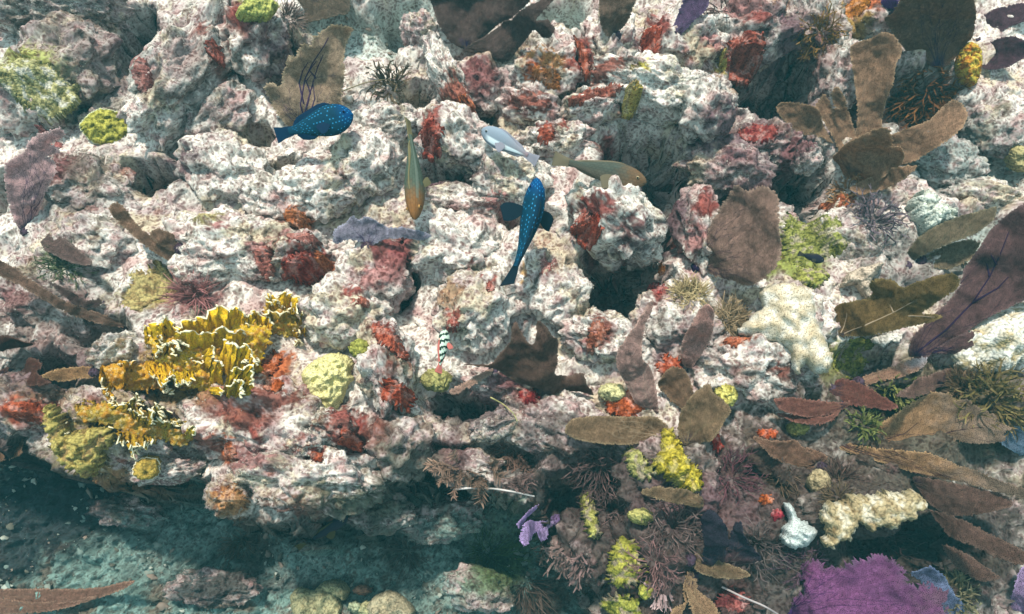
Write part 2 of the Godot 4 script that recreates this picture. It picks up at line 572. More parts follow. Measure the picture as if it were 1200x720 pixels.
# ---------- short turf and grit on the rock: far too many to count
func make_turf() -> void:
	var v := PackedVector3Array(); var f := PackedInt32Array()
	rng.seed = 77
	for b in 6:
		var a := TAU * b / 6.0 + rng.randf() * 0.6
		var d := Vector3(cos(a), 0, sin(a))
		var s := Vector3(-d.z, 0, d.x)
		var base := v.size()
		var lean := rng.randf_range(0.25, 0.9); var tall := rng.randf_range(0.6, 1.0)
		for k in 4:
			var t := k / 3.0
			var p := d * (0.12 + lean * t * t) + Vector3.UP * (tall * sin(t * 2.0) - 0.1) + s * 0.25 * sin(t * 4.0 + b)
			var w := 0.2 * (1.0 - t * 0.6)
			v.append(p - s * w); v.append(p + s * w)
		for k in 3:
			var q := base + k * 2
			f.append_array(PackedInt32Array([q, q + 1, q + 2, q + 1, q + 3, q + 2]))
	var mm := MultiMesh.new()
	mm.transform_format = MultiMesh.TRANSFORM_3D
	mm.use_colors = true
	mm.mesh = commit(v, f)
	var n := 0
	var buf := PackedFloat32Array()
	rng.seed = 78
	var want := 110000
	var keep := float(want) / turf_at.size() * 1.7
	for k in turf_at.size():
		if n >= want: break
		if rng.randf() > keep: continue
		var p := turf_at[k]
		if p.y < top[cell(p.x, p.z)] - 0.05 or absf(p.x) > 1.75 or p.z < -1.15 or p.z > 0.95: continue
		var c := turf_col[k]
		var g: float = nz.cb.get_noise_3dv(p * 0.9 + Vector3(9, 0, 0))
		if g < -0.18: continue
		if c.a < 0.9 and rng.randf() < 0.85: continue
		if c.r > c.g * 2.0 and rng.randf() < 0.85: continue
		var u := slope.basis * turf_up[k]
		var x := u.cross(Vector3(rng.randf() - 0.5, rng.randf() - 0.5, rng.randf() - 0.5)).normalized()
		var z := x.cross(u)
		var s := rng.randf_range(0.0015, 0.0038)
		var t := slope * p
		var br := rng.randf_range(0.55, 1.45)
		var tone := Color(c.r * br, c.g * br, c.b * br)
		if rng.randf() < 0.22 and c.r > 0.2: tone = tone.lerp(Color(0.62, 0.6, 0.52), 0.7)
		elif rng.randf() < 0.18: tone = tone.lerp(Color(0.1, 0.07, 0.055), 0.75)
		buf.append_array(PackedFloat32Array([x.x * s, u.x * s * 0.75, z.x * s, t.x, x.y * s, u.y * s * 0.75, z.y * s, t.y, x.z * s, u.z * s * 0.75, z.z * s, t.z, minf(tone.r, 0.8), minf(tone.g, 0.8), minf(tone.b, 0.78), 1.0]))
		n += 1
	mm.instance_count = n
	mm.buffer = buf
	var o := MultiMeshInstance3D.new()
	o.name = "turf_algae"
	o.multimesh = mm
	o.material_override = M.turf
	add_child(o)
	tag(o, "short cream, tan and brown turf algae fuzzing the reef rocks", "turf")
	o.set_meta("kind", "stuff")

# ---------- flat outlines turned into sheets with an inside
# returns [points, triangles, distance to the edge, number of edge points]
func sheet(outline: PackedVector2Array, cellsize: float, ragged: float, ragfreq: float, id: int, edgestep := 0.0) -> Array:
	var es := edgestep if edgestep > 0.0 else cellsize * 0.55
	var rag := noise("rag", 1.0, 2, FastNoiseLite.TYPE_SIMPLEX, 91)
	var ring := PackedVector2Array()
	var n := outline.size()
	# round the outline a little, then walk along it
	var soft := PackedVector2Array()
	for k in n:
		var p0 := outline[(k + n - 1) % n]; var p1 := outline[k]; var p2 := outline[(k + 1) % n]; var p3 := outline[(k + 2) % n]
		for s in 5:
			soft.append(p1.cubic_interpolate(p2, p0.lerp(p1, 0.35), p3.lerp(p2, 0.35), s / 5.0))
	var clockwise := Geometry2D.is_polygon_clockwise(soft)
	var walk := 0.0
	var total := 0.0
	for k in soft.size():
		var a := soft[k]; var b := soft[(k + 1) % soft.size()]
		var len := a.distance_to(b)
		while walk < len:
			var t := walk / maxf(len, 1e-6)
			var p := a.lerp(b, t)
			var d := (b - a).normalized()
			var out := Vector2(d.y, -d.x) * (-1.0 if clockwise else 1.0)
			var q: float = rag.get_noise_2d((total + walk) * ragfreq, id * 17.3)
			var w: float = rag.get_noise_2d((total + walk) * ragfreq * 0.15, id * 7.3 + 50.0)
			ring.append(p + out * ragged * (q * (0.5 + absf(w) * 2.5)))
			walk += es
		walk -= len
		total += len
	var lo := ring[0]; var hi := ring[0]
	for p in ring:
		lo = lo.min(p); hi = hi.max(p)
	var pts := ring.duplicate()
	var dist := PackedFloat32Array(); dist.resize(ring.size())
	rng.seed = 1000 + id
	var y := lo.y
	var row := 0
	while y < hi.y:
		var x := lo.x + (0.5 * cellsize if row % 2 else 0.0)
		while x < hi.x:
			var p := Vector2(x + (rng.randf() - 0.5) * cellsize * 0.35, y + (rng.randf() - 0.5) * cellsize * 0.35)
			if Geometry2D.is_point_in_polygon(p, ring):
				var best := 1e9
				for e in ring:
					best = minf(best, p.distance_squared_to(e))
				best = sqrt(best)
				if best > cellsize * 0.45:
					pts.append(p); dist.append(best)
			x += cellsize
		y += cellsize * 0.866
		row += 1
	var tri := Geometry2D.triangulate_delaunay(pts)
	var f := PackedInt32Array()
	for k in range(0, tri.size(), 3):
		var a := pts[tri[k]]; var b := pts[tri[k + 1]]; var c := pts[tri[k + 2]]
		if not Geometry2D.is_point_in_polygon((a + b + c) / 3.0, ring): continue
		if (b - a).cross(c - a) > 0.0: f.append_array(PackedInt32Array([tri[k], tri[k + 2], tri[k + 1]]))
		else: f.append_array(PackedInt32Array([tri[k], tri[k + 1], tri[k + 2]]))
	return [pts, f, dist, ring.size()]

# a sheet becomes a body: "lift" of the upper face and "sink" of the lower one per point, in the frame (e1, e2, n) at o
func shell(sh: Array, frame: Basis, o: Vector3, lift: PackedFloat32Array, sink: PackedFloat32Array, col: PackedColorArray) -> ArrayMesh:
	var pts: PackedVector2Array = sh[0]; var f: PackedInt32Array = sh[1]
	var n := pts.size()
	var v := PackedVector3Array(); v.resize(n * 2)
	for k in n:
		v[k] = o + frame.x * pts[k].x + frame.y * pts[k].y + frame.z * lift[k]
		v[k + n] = o + frame.x * pts[k].x + frame.y * pts[k].y + frame.z * sink[k]
	var idx := f.duplicate()
	for k in range(0, f.size(), 3):
		idx.append_array(PackedInt32Array([f[k] + n, f[k + 2] + n, f[k + 1] + n]))
	# sides: every edge that only one triangle has
	var seen := {}
	for k in range(0, f.size(), 3):
		for j in 3:
			var a := f[k + j]; var b := f[k + (j + 1) % 3]
			var key := mini(a, b) * 100000 + maxi(a, b)
			if seen.has(key): seen.erase(key)
			else: seen[key] = [a, b]
	for e in seen.values():
		idx.append_array(PackedInt32Array([e[1], e[0], e[0] + n, e[1], e[0] + n, e[1] + n]))
	var cc := col.duplicate()
	cc.append_array(col)
	return commit(v, idx, cc)

func flat_points(list: Array) -> PackedVector2Array:
	var r := PackedVector2Array()
	for k in range(0, list.size(), 2):
		r.append(Vector2(list[k], list[k + 1]))
	return r

func oval(x: float, y: float, rx: float, ry: float, turn: float, uneven: float, id: int) -> Array:
	var r := []
	var n := noise("oval", 1.0, 2, FastNoiseLite.TYPE_SIMPLEX_SMOOTH, 95)
	for k in 14:
		var a := TAU * k / 14.0
		var s: float = 1.0 + uneven * n.get_noise_3d(cos(a) * 1.2, sin(a) * 1.2, id * 5.7)
		var p := Vector2(cos(a) * rx * s, sin(a) * ry * s).rotated(deg_to_rad(turn))
		r.append_array([x + p.x, y + p.y])
	return r

func on_plane(px: float, py: float, o: Vector3, n: Vector3) -> Vector3:
	var d := ray(px, py)
	return eye + d * ((o - eye).dot(n) / d.dot(n))

# ---------- sea fans: thin blades that stand up from a holdfast
# d: {label, base:[x,y], lobes:[[x,y,...],...], rise, roll, tone, veins, vein_tone, rag, bend, lines:[[x,y...]]}
func make_fan(d: Dictionary, id: int) -> void:
	var bp := hit(d.base[0], d.base[1])
	var bd := ray(d.base[0], d.base[1])
	bp += bd * 0.008
	var root := thing(d.get("name", "sea_fan"), d.label, d.get("category", "sea fan"), bp, d.get("group", "sea fans on the reef"))
	var tone: Color = d.get("tone", Color(0.12, 0.08, 0.05)) * 1.95
	var li := 0
	for list in d.lobes:
		var out := flat_points(list)
		var mid := Vector2.ZERO
		for p in out: mid += p
		mid /= out.size()
		var base2 := Vector2(d.base[0], d.base[1])
		var dir := (mid - base2).normalized()
		var img := (look.x * dir.x - look.y * dir.y).normalized()
		# how far off the reef is behind the outline: a blade leans out until it stands clear of the rock
		var clear := []
		for k in range(0, out.size(), maxi(1, out.size() / 16)):
			var pp := out[k].lerp(base2, 0.04)
			if pp.x > -5 and pp.y > -5 and pp.x < 1205 and pp.y < 725 and pp.distance_to(base2) > 14.0:
				clear.append([pp, (hit(pp.x, pp.y) - eye).length()])
		var lean: float = d.get("rise", 30.0) + (li % 3 - 1) * d.get("fanout", 6.0) * (1 if d.lobes.size() > 1 else 0)
		var e1 := Vector3(); var side := Vector3(); var n := Vector3()
		var o := bp - bd * (0.004 * li)
		for go in 14:
			var rise := deg_to_rad(lean)
			e1 = (img * cos(rise) - bd * sin(rise)).normalized()
			side = e1.cross(-bd).normalized()
			side = side.rotated(e1, deg_to_rad(d.get("roll", 0.0) + (li % 2) * 7.0))
			n = side.cross(e1).normalized()
			if n.dot(bd) > 0.0: n = -n
			var buried := 0.0
			for q in clear:
				if (on_plane(q[0].x, q[0].y, o, n) - eye).length() > q[1] - 0.006: buried += 1.0
			if buried <= clear.size() * 0.1: break
			if go % 2 == 1: o -= bd * 0.006
			else: lean = minf(lean + 6.0, 62.0)
		var q := PackedVector2Array()
		for p in out:
			var w := on_plane(p.x, p.y, o, n) - o
			q.append(Vector2(w.dot(e1), w.dot(side)))
		var area := 0.0
		for k in q.size(): area += q[k].cross(q[(k + 1) % q.size()])
		area = absf(area) * 0.5
		var cs := clampf(sqrt(area / 900.0), 0.0045, 0.010)
		var rag: float = d.get("rag", 0.004) * 0.6
		var sh := sheet(q, cs, rag, d.get("ragfreq", 260.0), id * 10 + li, 0.0024)
		var pts: PackedVector2Array = sh[0]; var dist: PackedFloat32Array = sh[2]
		var lift := PackedFloat32Array(); var sink := PackedFloat32Array(); var col := PackedColorArray()
		var bend: float = d.get("bend", 0.025)
		for k in pts.size():
			var p := pts[k]
			var w: float = nz.rag.get_noise_2d(p.x * 4.0 + id * 9.0, p.y * 4.0) * bend * 1.4
			w += bend * sin(p.y * 14.0 + id) * clampf(p.length() * 6.0, 0.0, 1.0) * 0.5
			w += nz.rag.get_noise_2d(p.x * 22.0 + id, p.y * 22.0) * 0.004
			var th := 0.0011 + 0.0012 * smoothstep(0.0, 0.012, dist[k])
			lift.append(w + th); sink.append(w - th)
			var far := clampf(p.length() * 5.0, 0.0, 1.0)
			var g: float = nz.rag.get_noise_2d(p.x * 30.0 + 40.0, p.y * 30.0 + id)
			var c := Color(tone.r * 1.1, tone.g * 1.0, tone.b * 1.04) * (1.0 + 0.16 * g)
			var ang := p.angle()
			c = c * (1.0 + 0.17 * nz.rag.get_noise_2d(ang * 26.0 + id * 3.0, p.length() * 6.0) + 0.16 * nz.rag.get_noise_2d(ang * 70.0, p.length() * 14.0 + id))
			var bt: Color = d.get("base_tone", Color(0.075, 0.048, 0.075))
			c = bt.lerp(c, smoothstep(0.0, 0.17, far + g * 0.06))
			c = c.lerp(d.get("edge_tone", tone * 1.9 + Color(0.03, 0.03, 0.03)), (1.0 - smoothstep(0.0, 0.005, dist[k])) * d.get("edge", 0.6))
			if d.has("tip_tone"): c = c.lerp(d.tip_tone, smoothstep(0.55, 0.95, p.x / maxf(d.tip_at, 0.01) + g * 0.15))
			col.append(c)
		var bl := put("blade", shell(sh, Basis(e1, side, n), o - bp, lift, sink, col), M.fan, root)
		# ribs that branch out from the holdfast
		var vv := PackedVector3Array(); var vf := PackedInt32Array()
		var ribs: Array = []
		if d.has("lines") and li == d.get("line_lobe", 0):
			for ln in d.lines:
				var r := PackedVector2Array()
				for k in range(0, ln.size(), 2):
					var w := on_plane(ln[k], ln[k + 1], o, n) - o
					r.append(Vector2(w.dot(e1), w.dot(side)))
				ribs.append([r, d.get("line_width", 0.0018)])
		rng.seed = 50 + id * 7 + li
		var want: int = 0 if d.get("bare", false) else d.get("veins", 5) + 9
		for k in want:
			var tgt := pts[rng.randi() % int(sh[3])] * rng.randf_range(0.55, 0.9)
			_rib(ribs, Vector2.ZERO, tgt, d.get("vein_width", 0.0008), 2)
		var ringp := pts.slice(0, sh[3])
		for r in ribs:
			var line: PackedVector2Array = r[0]
			var p3 := PackedVector3Array()
			for k in line.size() - 1:
				for s in 6:
					var p := line[k].lerp(line[k + 1], s / 6.0)
					if not Geometry2D.is_point_in_polygon(p, ringp):
						if p3.size() > 1: tube(vv, vf, p3, r[1], r[1] * 0.45, 4)
						p3 = PackedVector3Array()
						continue
					var w: float = nz.rag.get_noise_2d(p.x * 4.0 + id * 9.0, p.y * 4.0) * bend * 1.4
					w += bend * sin(p.y * 14.0 + id) * clampf(p.length() * 6.0, 0.0, 1.0) * 0.5
					w += nz.rag.get_noise_2d(p.x * 22.0 + id, p.y * 22.0) * 0.004
					p3.append(o - bp + e1 * p.x + side * p.y + n * (w + 0.0022))
			if p3.size() > 1: tube(vv, vf, p3, r[1], r[1] * 0.4, 4)
		if vf.size() > 0:
			var vt: Color = d.get("vein_tone", tone * 0.58)
			var vc := PackedColorArray(); vc.resize(vv.size()); vc.fill(vt)
			put("veins", commit(vv, vf, vc), M.vein, bl)
		li += 1
	# the holdfast: a knob that grips the rock
	if d.get("holdfast", true):
		var sph := icosphere(2)
		var hv := PackedVector3Array(); var hc := PackedColorArray()
		for e in sph[0]:
			var s: float = 1.0 + 0.35 * nz.ra.get_noise_3dv(e * 1.4 + Vector3(id, 0, 0))
			hv.append(e * 0.015 * s + bd * 0.006)
			hc.append(d.get("base_tone", Color(0.075, 0.048, 0.075)) * 0.9)
		put("holdfast", commit(hv, sph[1], hc), M.sponge, root)

func _rib(ribs: Array, a: Vector2, b: Vector2, w: float, depth: int) -> void:
	var line := PackedVector2Array([a])
	var side := (b - a).orthogonal().normalized()
	var len := a.distance_to(b)
	var sw := rng.randf_range(-0.12, 0.12)
	for k in range(1, 6):
		var t := k / 5.0
		var p := a.lerp(b, t) + side * (sin(t * PI) * sw * len + rng.randf_range(-0.012, 0.012) * len * 2.0)
		line.append(p)
		if depth > 0 and k > 1 and k < 5 and rng.randf() < 0.65:
			var o := (b - a).rotated(rng.randf_range(0.3, 0.75) * (1.0 if rng.randf() < 0.5 else -1.0)) * rng.randf_range(0.25, 0.45)
			_rib(ribs, p, p + o, w * 0.65, depth - 1)
	ribs.append([line, w])

# ---------- mounds: corals and sponges that sit on the rock, with a domed, knobbly top
# d: {name, label, category, group, out:[x,y..], tall, knob (size in m), knob_tall, tone, tone2, mat, face (how far it turns to the lens), rim}
func make_mound(d: Dictionary, id: int) -> void:
	var out := flat_points(d.out)
	var mid := Vector2.ZERO
	for p in out: mid += p
	mid /= out.size()
	var c := hit(mid.x, mid.y)
	var rd := ray(mid.x, mid.y)
	var n := up_at(c, 5).lerp(-rd, d.get("face", 0.45)).normalized()
	if n.dot(-rd) < 0.5: n = n.lerp(-rd, 0.5).normalized()
	c += n * d.get("lift", 0.004)
	var e1 := (look.x - n * look.x.dot(n)).normalized()
	var e2 := n.cross(e1)
	var q := PackedVector2Array()
	var drape: bool = d.get("drape", false)
	if drape:                                                     # a crust that follows the rock it grows on
		c = hit(mid.x, mid.y)
		e1 = slope.basis.x; e2 = slope.basis.z * -1.0; n = slope.basis.y
		e2 = n.cross(e1)
	for p in out:
		var w := on_plane(p.x, p.y, c, n) - c
		q.append(Vector2(w.dot(e1), w.dot(e2)))
	var wide := 0.0
	for p in q: wide = maxf(wide, p.length())
	var cs := clampf(minf(wide / 16.0, d.get("knob", 0.012) / 4.2), 0.0028, 0.008)
	var sh := sheet(q, cs, d.get("rag", 0.002), 140.0, 300 + id, cs * 0.8)
	var pts: PackedVector2Array = sh[0]; var dist: PackedFloat32Array = sh[2]
	var reach := 0.0
	for k in dist.size(): reach = maxf(reach, dist[k])
	var cn := noise("knob", 1.0, 1, FastNoiseLite.TYPE_CELLULAR, 97)
	cn.cellular_return_type = FastNoiseLite.RETURN_DISTANCE
	cn.cellular_jitter = 0.8
	noise("mn", 1.0, 3, FastNoiseLite.TYPE_SIMPLEX_SMOOTH, 98)
	var lift := PackedFloat32Array(); var sink := PackedFloat32Array(); var col := PackedColorArray()
	var ks: float = d.get("knob", 0.012); var kt: float = d.get("knob_tall", 0.005)
	var tone: Color = d.tone
	var tone2: Color = d.get("tone2", tone * 0.6)
	for k in pts.size():
		var p := pts[k]
		var t := clampf(dist[k] / reach, 0.0, 1.0)
		var dome := sqrt(1.0 - (1.0 - t) * (1.0 - t))
		var wq := Vector2(nz.mn.get_noise_2d(p.x * 30.0 + 7.0, p.y * 30.0 + id), nz.mn.get_noise_2d(p.x * 30.0 + id, p.y * 30.0 + 19.0)) * 0.9
		var kn: float = 1.0 + cn.get_noise_2d(p.x / ks + id * 31.0 + wq.x, p.y / ks + wq.y)
		var bump := sqrt(maxf(0.0, 1.0 - kn * kn * 2.1))
		var w: float = nz.mn.get_noise_2d(p.x * 28.0 + id * 3.0, p.y * 28.0)
		var w2: float = nz.mn.get_noise_2d(p.x * 75.0 + id * 3.0, p.y * 75.0)
		var z: float = d.tall * dome * (1.0 + 0.5 * w) + kt * bump * smoothstep(0.0, 0.25, t + 0.1) + w2 * d.get("rough", 0.004) * t
		if drape:
			var sp := slope.affine_inverse() * (c + e1 * p.x + e2 * p.y)
			var hh := clampf(reef_height(sp.x, sp.z) - sp.y, -0.06, 0.06)
			lift.append(hh - 0.003 + z)
			sink.append(hh - 0.02)
		else:
			lift.append(z)
			sink.append(d.get("under", -0.035) - 0.02 * t)
		var cc := tone.lerp(tone2, clampf(smoothstep(0.32, 0.68, kn) * d.get("gap", 0.75) + smoothstep(0.05, 0.4, w) * d.get("mottle", 0.3) + maxf(0, w2) * 0.3, 0.0, 1.0))
		if d.has("spot_tone"): cc = cc.lerp(d.spot_tone, smoothstep(0.1, 0.35, -w + 0.3 * w2))
		col.append(cc)
	var mesh := shell(sh, Basis(e1, e2, n), Vector3.ZERO, lift, sink, col)
	if not d.has("rim"):
		var o := put(d.name, mesh, M[d.get("mat", "polyp")], self, c)
		tag(o, d.label, d.category, d.get("group", ""))
		return
	var root := thing(d.name, d.label, d.category, c, d.get("group", ""))
	put("coral_plate", mesh, M[d.get("mat", "polyp")], root)
	var v := PackedVector3Array(); var f := PackedInt32Array(); var line := PackedVector3Array()
	for k in int(sh[3]) + 1:
		var j := k % int(sh[3])
		line.append(e1 * pts[j].x + e2 * pts[j].y + n * lift[j])
	tube(v, f, line, 0.0022, 0.0022, 5)
	var rc := PackedColorArray(); rc.resize(v.size()); rc.fill(d.rim)
	put("pale_rim", commit(v, f, rc), M.polyp, root)

# ---------- fire coral: thin upright plates with a white growing edge
# d: {label, plates:[{edge:[x,y,...], foot:[x,y,...], tall, tone}]}
func make_fire(d: Dictionary, id: int) -> void:
	var at := hit(d.at[0], d.at[1])
	var root := thing("blade_fire_coral", d.label, "coral", at, "yellow fire coral on the left ledge")
	# crust the plates rise from
	for b in d.get("crust", []):
		var q := flat_points(b)
		var mid := Vector2.ZERO
		for p in q: mid += p
		mid /= q.size()
		var c0 := hit(mid.x, mid.y)
		var n0 := -ray(mid.x, mid.y)
		var a1 := (look.x - n0 * look.x.dot(n0)).normalized(); var a2 := n0.cross(a1)
		var q2 := PackedVector2Array()
		for p in q:
			var w := on_plane(p.x, p.y, c0, n0) - c0
			q2.append(Vector2(w.dot(a1), w.dot(a2)))
		var sh := sheet(q2, 0.0042, 0.006, 110.0, 700 + id, 0.004)
		var lift := PackedFloat32Array(); var sink := PackedFloat32Array(); var cc := PackedColorArray()
		for k in sh[0].size():
			var p: Vector2 = sh[0][k]
			var g: float = nz.mn.get_noise_2d(p.x * 40.0 + id, p.y * 40.0)
			var g2: float = nz.mn.get_noise_2d(p.x * 110.0 + id, p.y * 110.0)
			lift.append(0.022 * smoothstep(0.0, 0.03, sh[2][k]) * (1.0 + 0.9 * g) + absf(g2) * 0.012)
			sink.append(-0.05)
			cc.append((b_tone(id)).lerp(Color(0.42, 0.2, 0.03), smoothstep(-0.05, 0.3, g)).lerp(Color(0.6, 0.52, 0.3), smoothstep(0.2, 0.45, -g2) * 0.6))
		put("crust", shell(sh, Basis(a1, a2, n0), c0 - at, lift, sink, cc), M.fire, root)
	var all_plates: Array = d.plates.duplicate()
	rng.seed = 70 + id
	for pl in d.plates.slice(0, d.plates.size(), 2):              # smaller plates crowd in between
		var sx := rng.randf_range(-16.0, 16.0); var sy := rng.randf_range(-4.0, 22.0)
		var m0 := along(flat_points(pl.edge), 0.5)
		var ne := []; var nf := []
		var tw := rng.randf_range(-0.7, 0.7); var sc := rng.randf_range(0.35, 0.6)
		for part in [[pl.edge, ne], [pl.foot, nf]]:
			for p in flat_points(part[0]):
				var w := (p - m0).rotated(tw) * sc + m0 + Vector2(sx, sy)
				part[1].append_array([w.x, w.y])
		all_plates.append({"edge": ne, "foot": nf, "tall": pl.get("tall", 0.035) * 0.9, "stagger": pl.get("stagger", 0.0), "tone": (pl.get("tone", Color(0.76, 0.48, 0.025)) as Color) * rng.randf_range(0.7, 1.0)})
	var pi_ := 0
	for pl in all_plates:
		var e2 := flat_points(pl.edge); var f2 := flat_points(pl.foot)
		var cols := 44; var rows := 10
		var ev := PackedVector3Array(); var v := PackedVector3Array(); var c := PackedColorArray(); var f := PackedInt32Array()
		rng.seed = 400 + id * 20 + pi_
		var back := PackedVector3Array()
		for k in cols:
			var t := k / float(cols - 1)
			var pe := along(e2, t); var pf := along(f2, t)
			var jig: float = nz.mn.get_noise_2d(t * 9.0 + pi_ * 7.0, id * 3.0)
			var jig2: float = nz.mn.get_noise_2d(t * 24.0 + pi_ * 7.0, id * 3.0 + 9.0)
			var jig3: float = nz.mn.get_noise_2d(t * 3.3 + pi_ * 11.0, id * 5.0 + 3.0)
			pe += (pe - pf).normalized() * (jig2 * 4.0 + jig3 * 9.0) + Vector2(jig * 6.0, jig2 * 2.0)
			var foot := hit(pf.x, pf.y)
			var rd := ray(pe.x, pe.y)
			var depth: float = (foot - eye).dot(-look.z) - pl.get("tall", 0.035) * 0.7 - jig * 0.01 - pl.get("stagger", 0.0)
			var edge: Vector3 = eye + rd * (depth / rd.dot(-look.z))
			foot += ray(pf.x, pf.y) * 0.015
			var nrm := (look.z + look.y * 0.3).normalized()
			for r in rows:
				var s := r / float(rows - 1)
				var p := foot.lerp(edge, s)
				var bulge: float = sin(s * PI) * (pl.get("belly", 0.008) + 0.006 * jig)
				var rip: float = nz.mn.get_noise_2d(t * 11.0 + pi_, s * 3.0 + id) * 0.015 + nz.mn.get_noise_2d(t * 30.0 + pi_, s * 9.0 + id) * 0.007
				v.append(p + nrm * (bulge + rip))
				back.append(p + nrm * (bulge + rip) - nrm * 0.0035)
				var g: float = nz.mn.get_noise_2d(t * 14.0 + pi_ * 3.0, s * 6.0)
				var tn: Color = pl.get("tone", Color(0.76, 0.48, 0.025))
				c.append((tn * (0.75 + 0.35 * s)).lerp(Color(0.44, 0.22, 0.03), smoothstep(0.0, 0.4, g) * 0.7) * (1.0 + 0.4 * jig2))
			ev.append(v[v.size() - 1] - nrm * 0.0017)
		var nfront := v.size()
		v.append_array(back); c.append_array(c.duplicate())
		for k in cols - 1:
			for r in rows - 1:
				var a := k * rows + r
				f.append_array(PackedInt32Array([a, a + 1, a + rows, a + 1, a + rows + 1, a + rows]))
				a += nfront
				f.append_array(PackedInt32Array([a, a + rows, a + 1, a + 1, a + rows, a + rows + 1]))
			var q := k * rows + rows - 1
			f.append_array(PackedInt32Array([q, q + nfront, q + rows, q + rows, q + nfront, q + nfront + rows]))
		var o := put("coral_plate", commit(v, f, c), M.fire, root, -at)
		var tv := PackedVector3Array(); var tf := PackedInt32Array()
		var er := 0.0017 if id == 3 else 0.0021
		tube(tv, tf, ev, er, er, 6)
		for k in tv.size():
			var mid: Vector3 = ev[k / 6]
			var fat: float = 1.0 + 1.1 * nz.mn.get_noise_2d((k / 6) * 0.35 + pi_ * 9.0, id * 4.0)
			tv[k] = mid + (tv[k] - mid) * fat + Vector3(rng.randf() - 0.5, rng.randf() - 0.5, rng.randf() - 0.5) * 0.001
		var tc := PackedColorArray(); tc.resize(tv.size()); tc.fill(Color(0.72, 0.66, 0.46))
		put("white_edge", commit(tv, tf, tc), M.shell, o)
		pi_ += 1

func b_tone(id: int) -> Color:
	return [Color(0.6, 0.4, 0.03), Color(0.5, 0.36, 0.06), Color(0.52, 0.28, 0.03), Color(0.36, 0.24, 0.04)][id % 4]

func along(line: PackedVector2Array, t: float) -> Vector2:
	var total := 0.0
	for k in line.size() - 1: total += line[k].distance_to(line[k + 1])
	var want := total * t
	for k in line.size() - 1:
		var l := line[k].distance_to(line[k + 1])
		if want <= l or k == line.size() - 2: return line[k].lerp(line[k + 1], clampf(want / maxf(l, 1e-6), 0.0, 1.0))
		want -= l
	return line[0]

# ---------- seaweeds: bushes of forked ribbons or fine hairs
# d: {at:[x,y], r (plan units), kind, tone, tone2, n, lean:[x,y], label, name}
func make_weed(d: Dictionary, id: int) -> void:
	var at := hit(d.at[0], d.at[1])
	var rd := ray(d.at[0], d.at[1])
	var m := size_at(at)
	var r: float = d.r * m
	var up := up_at(at, 4).lerp(-rd, 0.35).normalized()
	var v := PackedVector3Array(); var f := PackedInt32Array(); var c := PackedColorArray()
	rng.seed = 900 + id * 13
	var lean := Vector3.ZERO
	if d.has("lean"): lean = look.x * d.lean[0] - look.y * d.lean[1]
	var kind: String = d.get("kind", "ribbon")
	var spread: float = d.get("spread", 0.8)
	for k in int(d.n):
		var a := rng.randf() * TAU
		var ring := sqrt(rng.randf())
		var e1 := up.cross(Vector3(0.3, 0.2, 0.9)).normalized(); var e2 := up.cross(e1)
		var out := e1 * cos(a) + e2 * sin(a)
		var st: Vector3 = at + out * ring * r * d.get("patch", 0.45)
		var go: Vector3 = (up * rng.randf_range(0.55, 1.0) + out * (spread * ring + 0.15) + lean * rng.randf_range(0.6, 1.1)).normalized()
		var len: float = r * rng.randf_range(0.6, 1.05) * d.get("len", 1.0)
		var tn: Color = (d.tone as Color).lerp(d.get("tone2", d.tone), rng.randf()) * rng.randf_range(0.65, 1.3)
		if kind == "curl": _strand(v, f, c, st, go, len * 0.8, d.get("width", 0.0012), tn, 0, 1.1)
		elif kind == "hair": _strand(v, f, c, st, go, len, d.get("width", 0.0012), tn, 0, 0.45)
		elif kind == "ribbon": _strand(v, f, c, st, go, len * 0.55, d.get("width", 0.0035), tn, 2, 0.25)
		else: _plume(v, f, c, st, go, len, d.get("width", 0.0012), tn)
	for k in v.size(): v[k] -= at
	var o := put(d.get("name", "seaweed"), commit(v, f, c), M.weed, self, at)
	tag(o, d.label, d.get("category", "seaweed"), d.get("group", "seaweeds on the reef"))

func _strand(v: PackedVector3Array, f: PackedInt32Array, c: PackedColorArray, p: Vector3, d: Vector3, len: float, w: float, tone: Color, forks: int, curl: float) -> void:
	var seg := 5
	var side := d.cross(Vector3(rng.randf() - 0.5, rng.randf() - 0.5, rng.randf() - 0.5)).normalized()
	var turn := Vector3(rng.randf() - 0.5, rng.randf() - 0.5, rng.randf() - 0.5) * curl
	var base := v.size()
	for k in seg + 1:
		var t := k / float(seg)
		var ww := w * (1.0 if forks > 0 else 1.0 - 0.75 * t * t)
		v.append(p - side * ww); v.append(p + side * ww)
		var cc := tone * (0.7 + 0.5 * t)
		c.append(cc); c.append(cc)
		d = (d + turn).normalized()
		p += d * len / seg
	for k in seg:
		var q := base + k * 2
		f.append_array(PackedInt32Array([q, q + 1, q + 2, q + 1, q + 3, q + 2]))
	if forks > 0:
		for s in [-1.0, 1.0]:
			_strand(v, f, c, p - d * len / seg, (d + side * s * rng.randf_range(0.35, 0.8) + turn * 0.5).normalized(), len * rng.randf_range(0.6, 0.85), w * 0.8, tone * 1.1, forks - 1, curl)

func _plume(v: PackedVector3Array, f: PackedInt32Array, c: PackedColorArray, p: Vector3, d: Vector3, len: float, w: float, tone: Color) -> void:
	var turn := Vector3(rng.randf() - 0.5, rng.randf() - 0.5, rng.randf() - 0.5) * 0.12
	var side := d.cross(Vector3(rng.randf() - 0.5, rng.randf() - 0.5, rng.randf() - 0.5)).normalized()
	var n := 11
	var q := p
	for k in n:
		var t := k / float(n)
		for s in [-1.0, 1.0]:
			_strand(v, f, c, q, (d * 0.75 + side * s).normalized(), len * 0.34 * (0.35 + sin(t * PI * 0.85)), w, tone * (0.75 + 0.5 * t), 0, 0.22)
		d = (d + turn).normalized()
		q += d * len / n
	_strand(v, f, c, p, (q - p).normalized(), len * 1.05, w * 1.3, tone * 0.8, 0, 0.05)

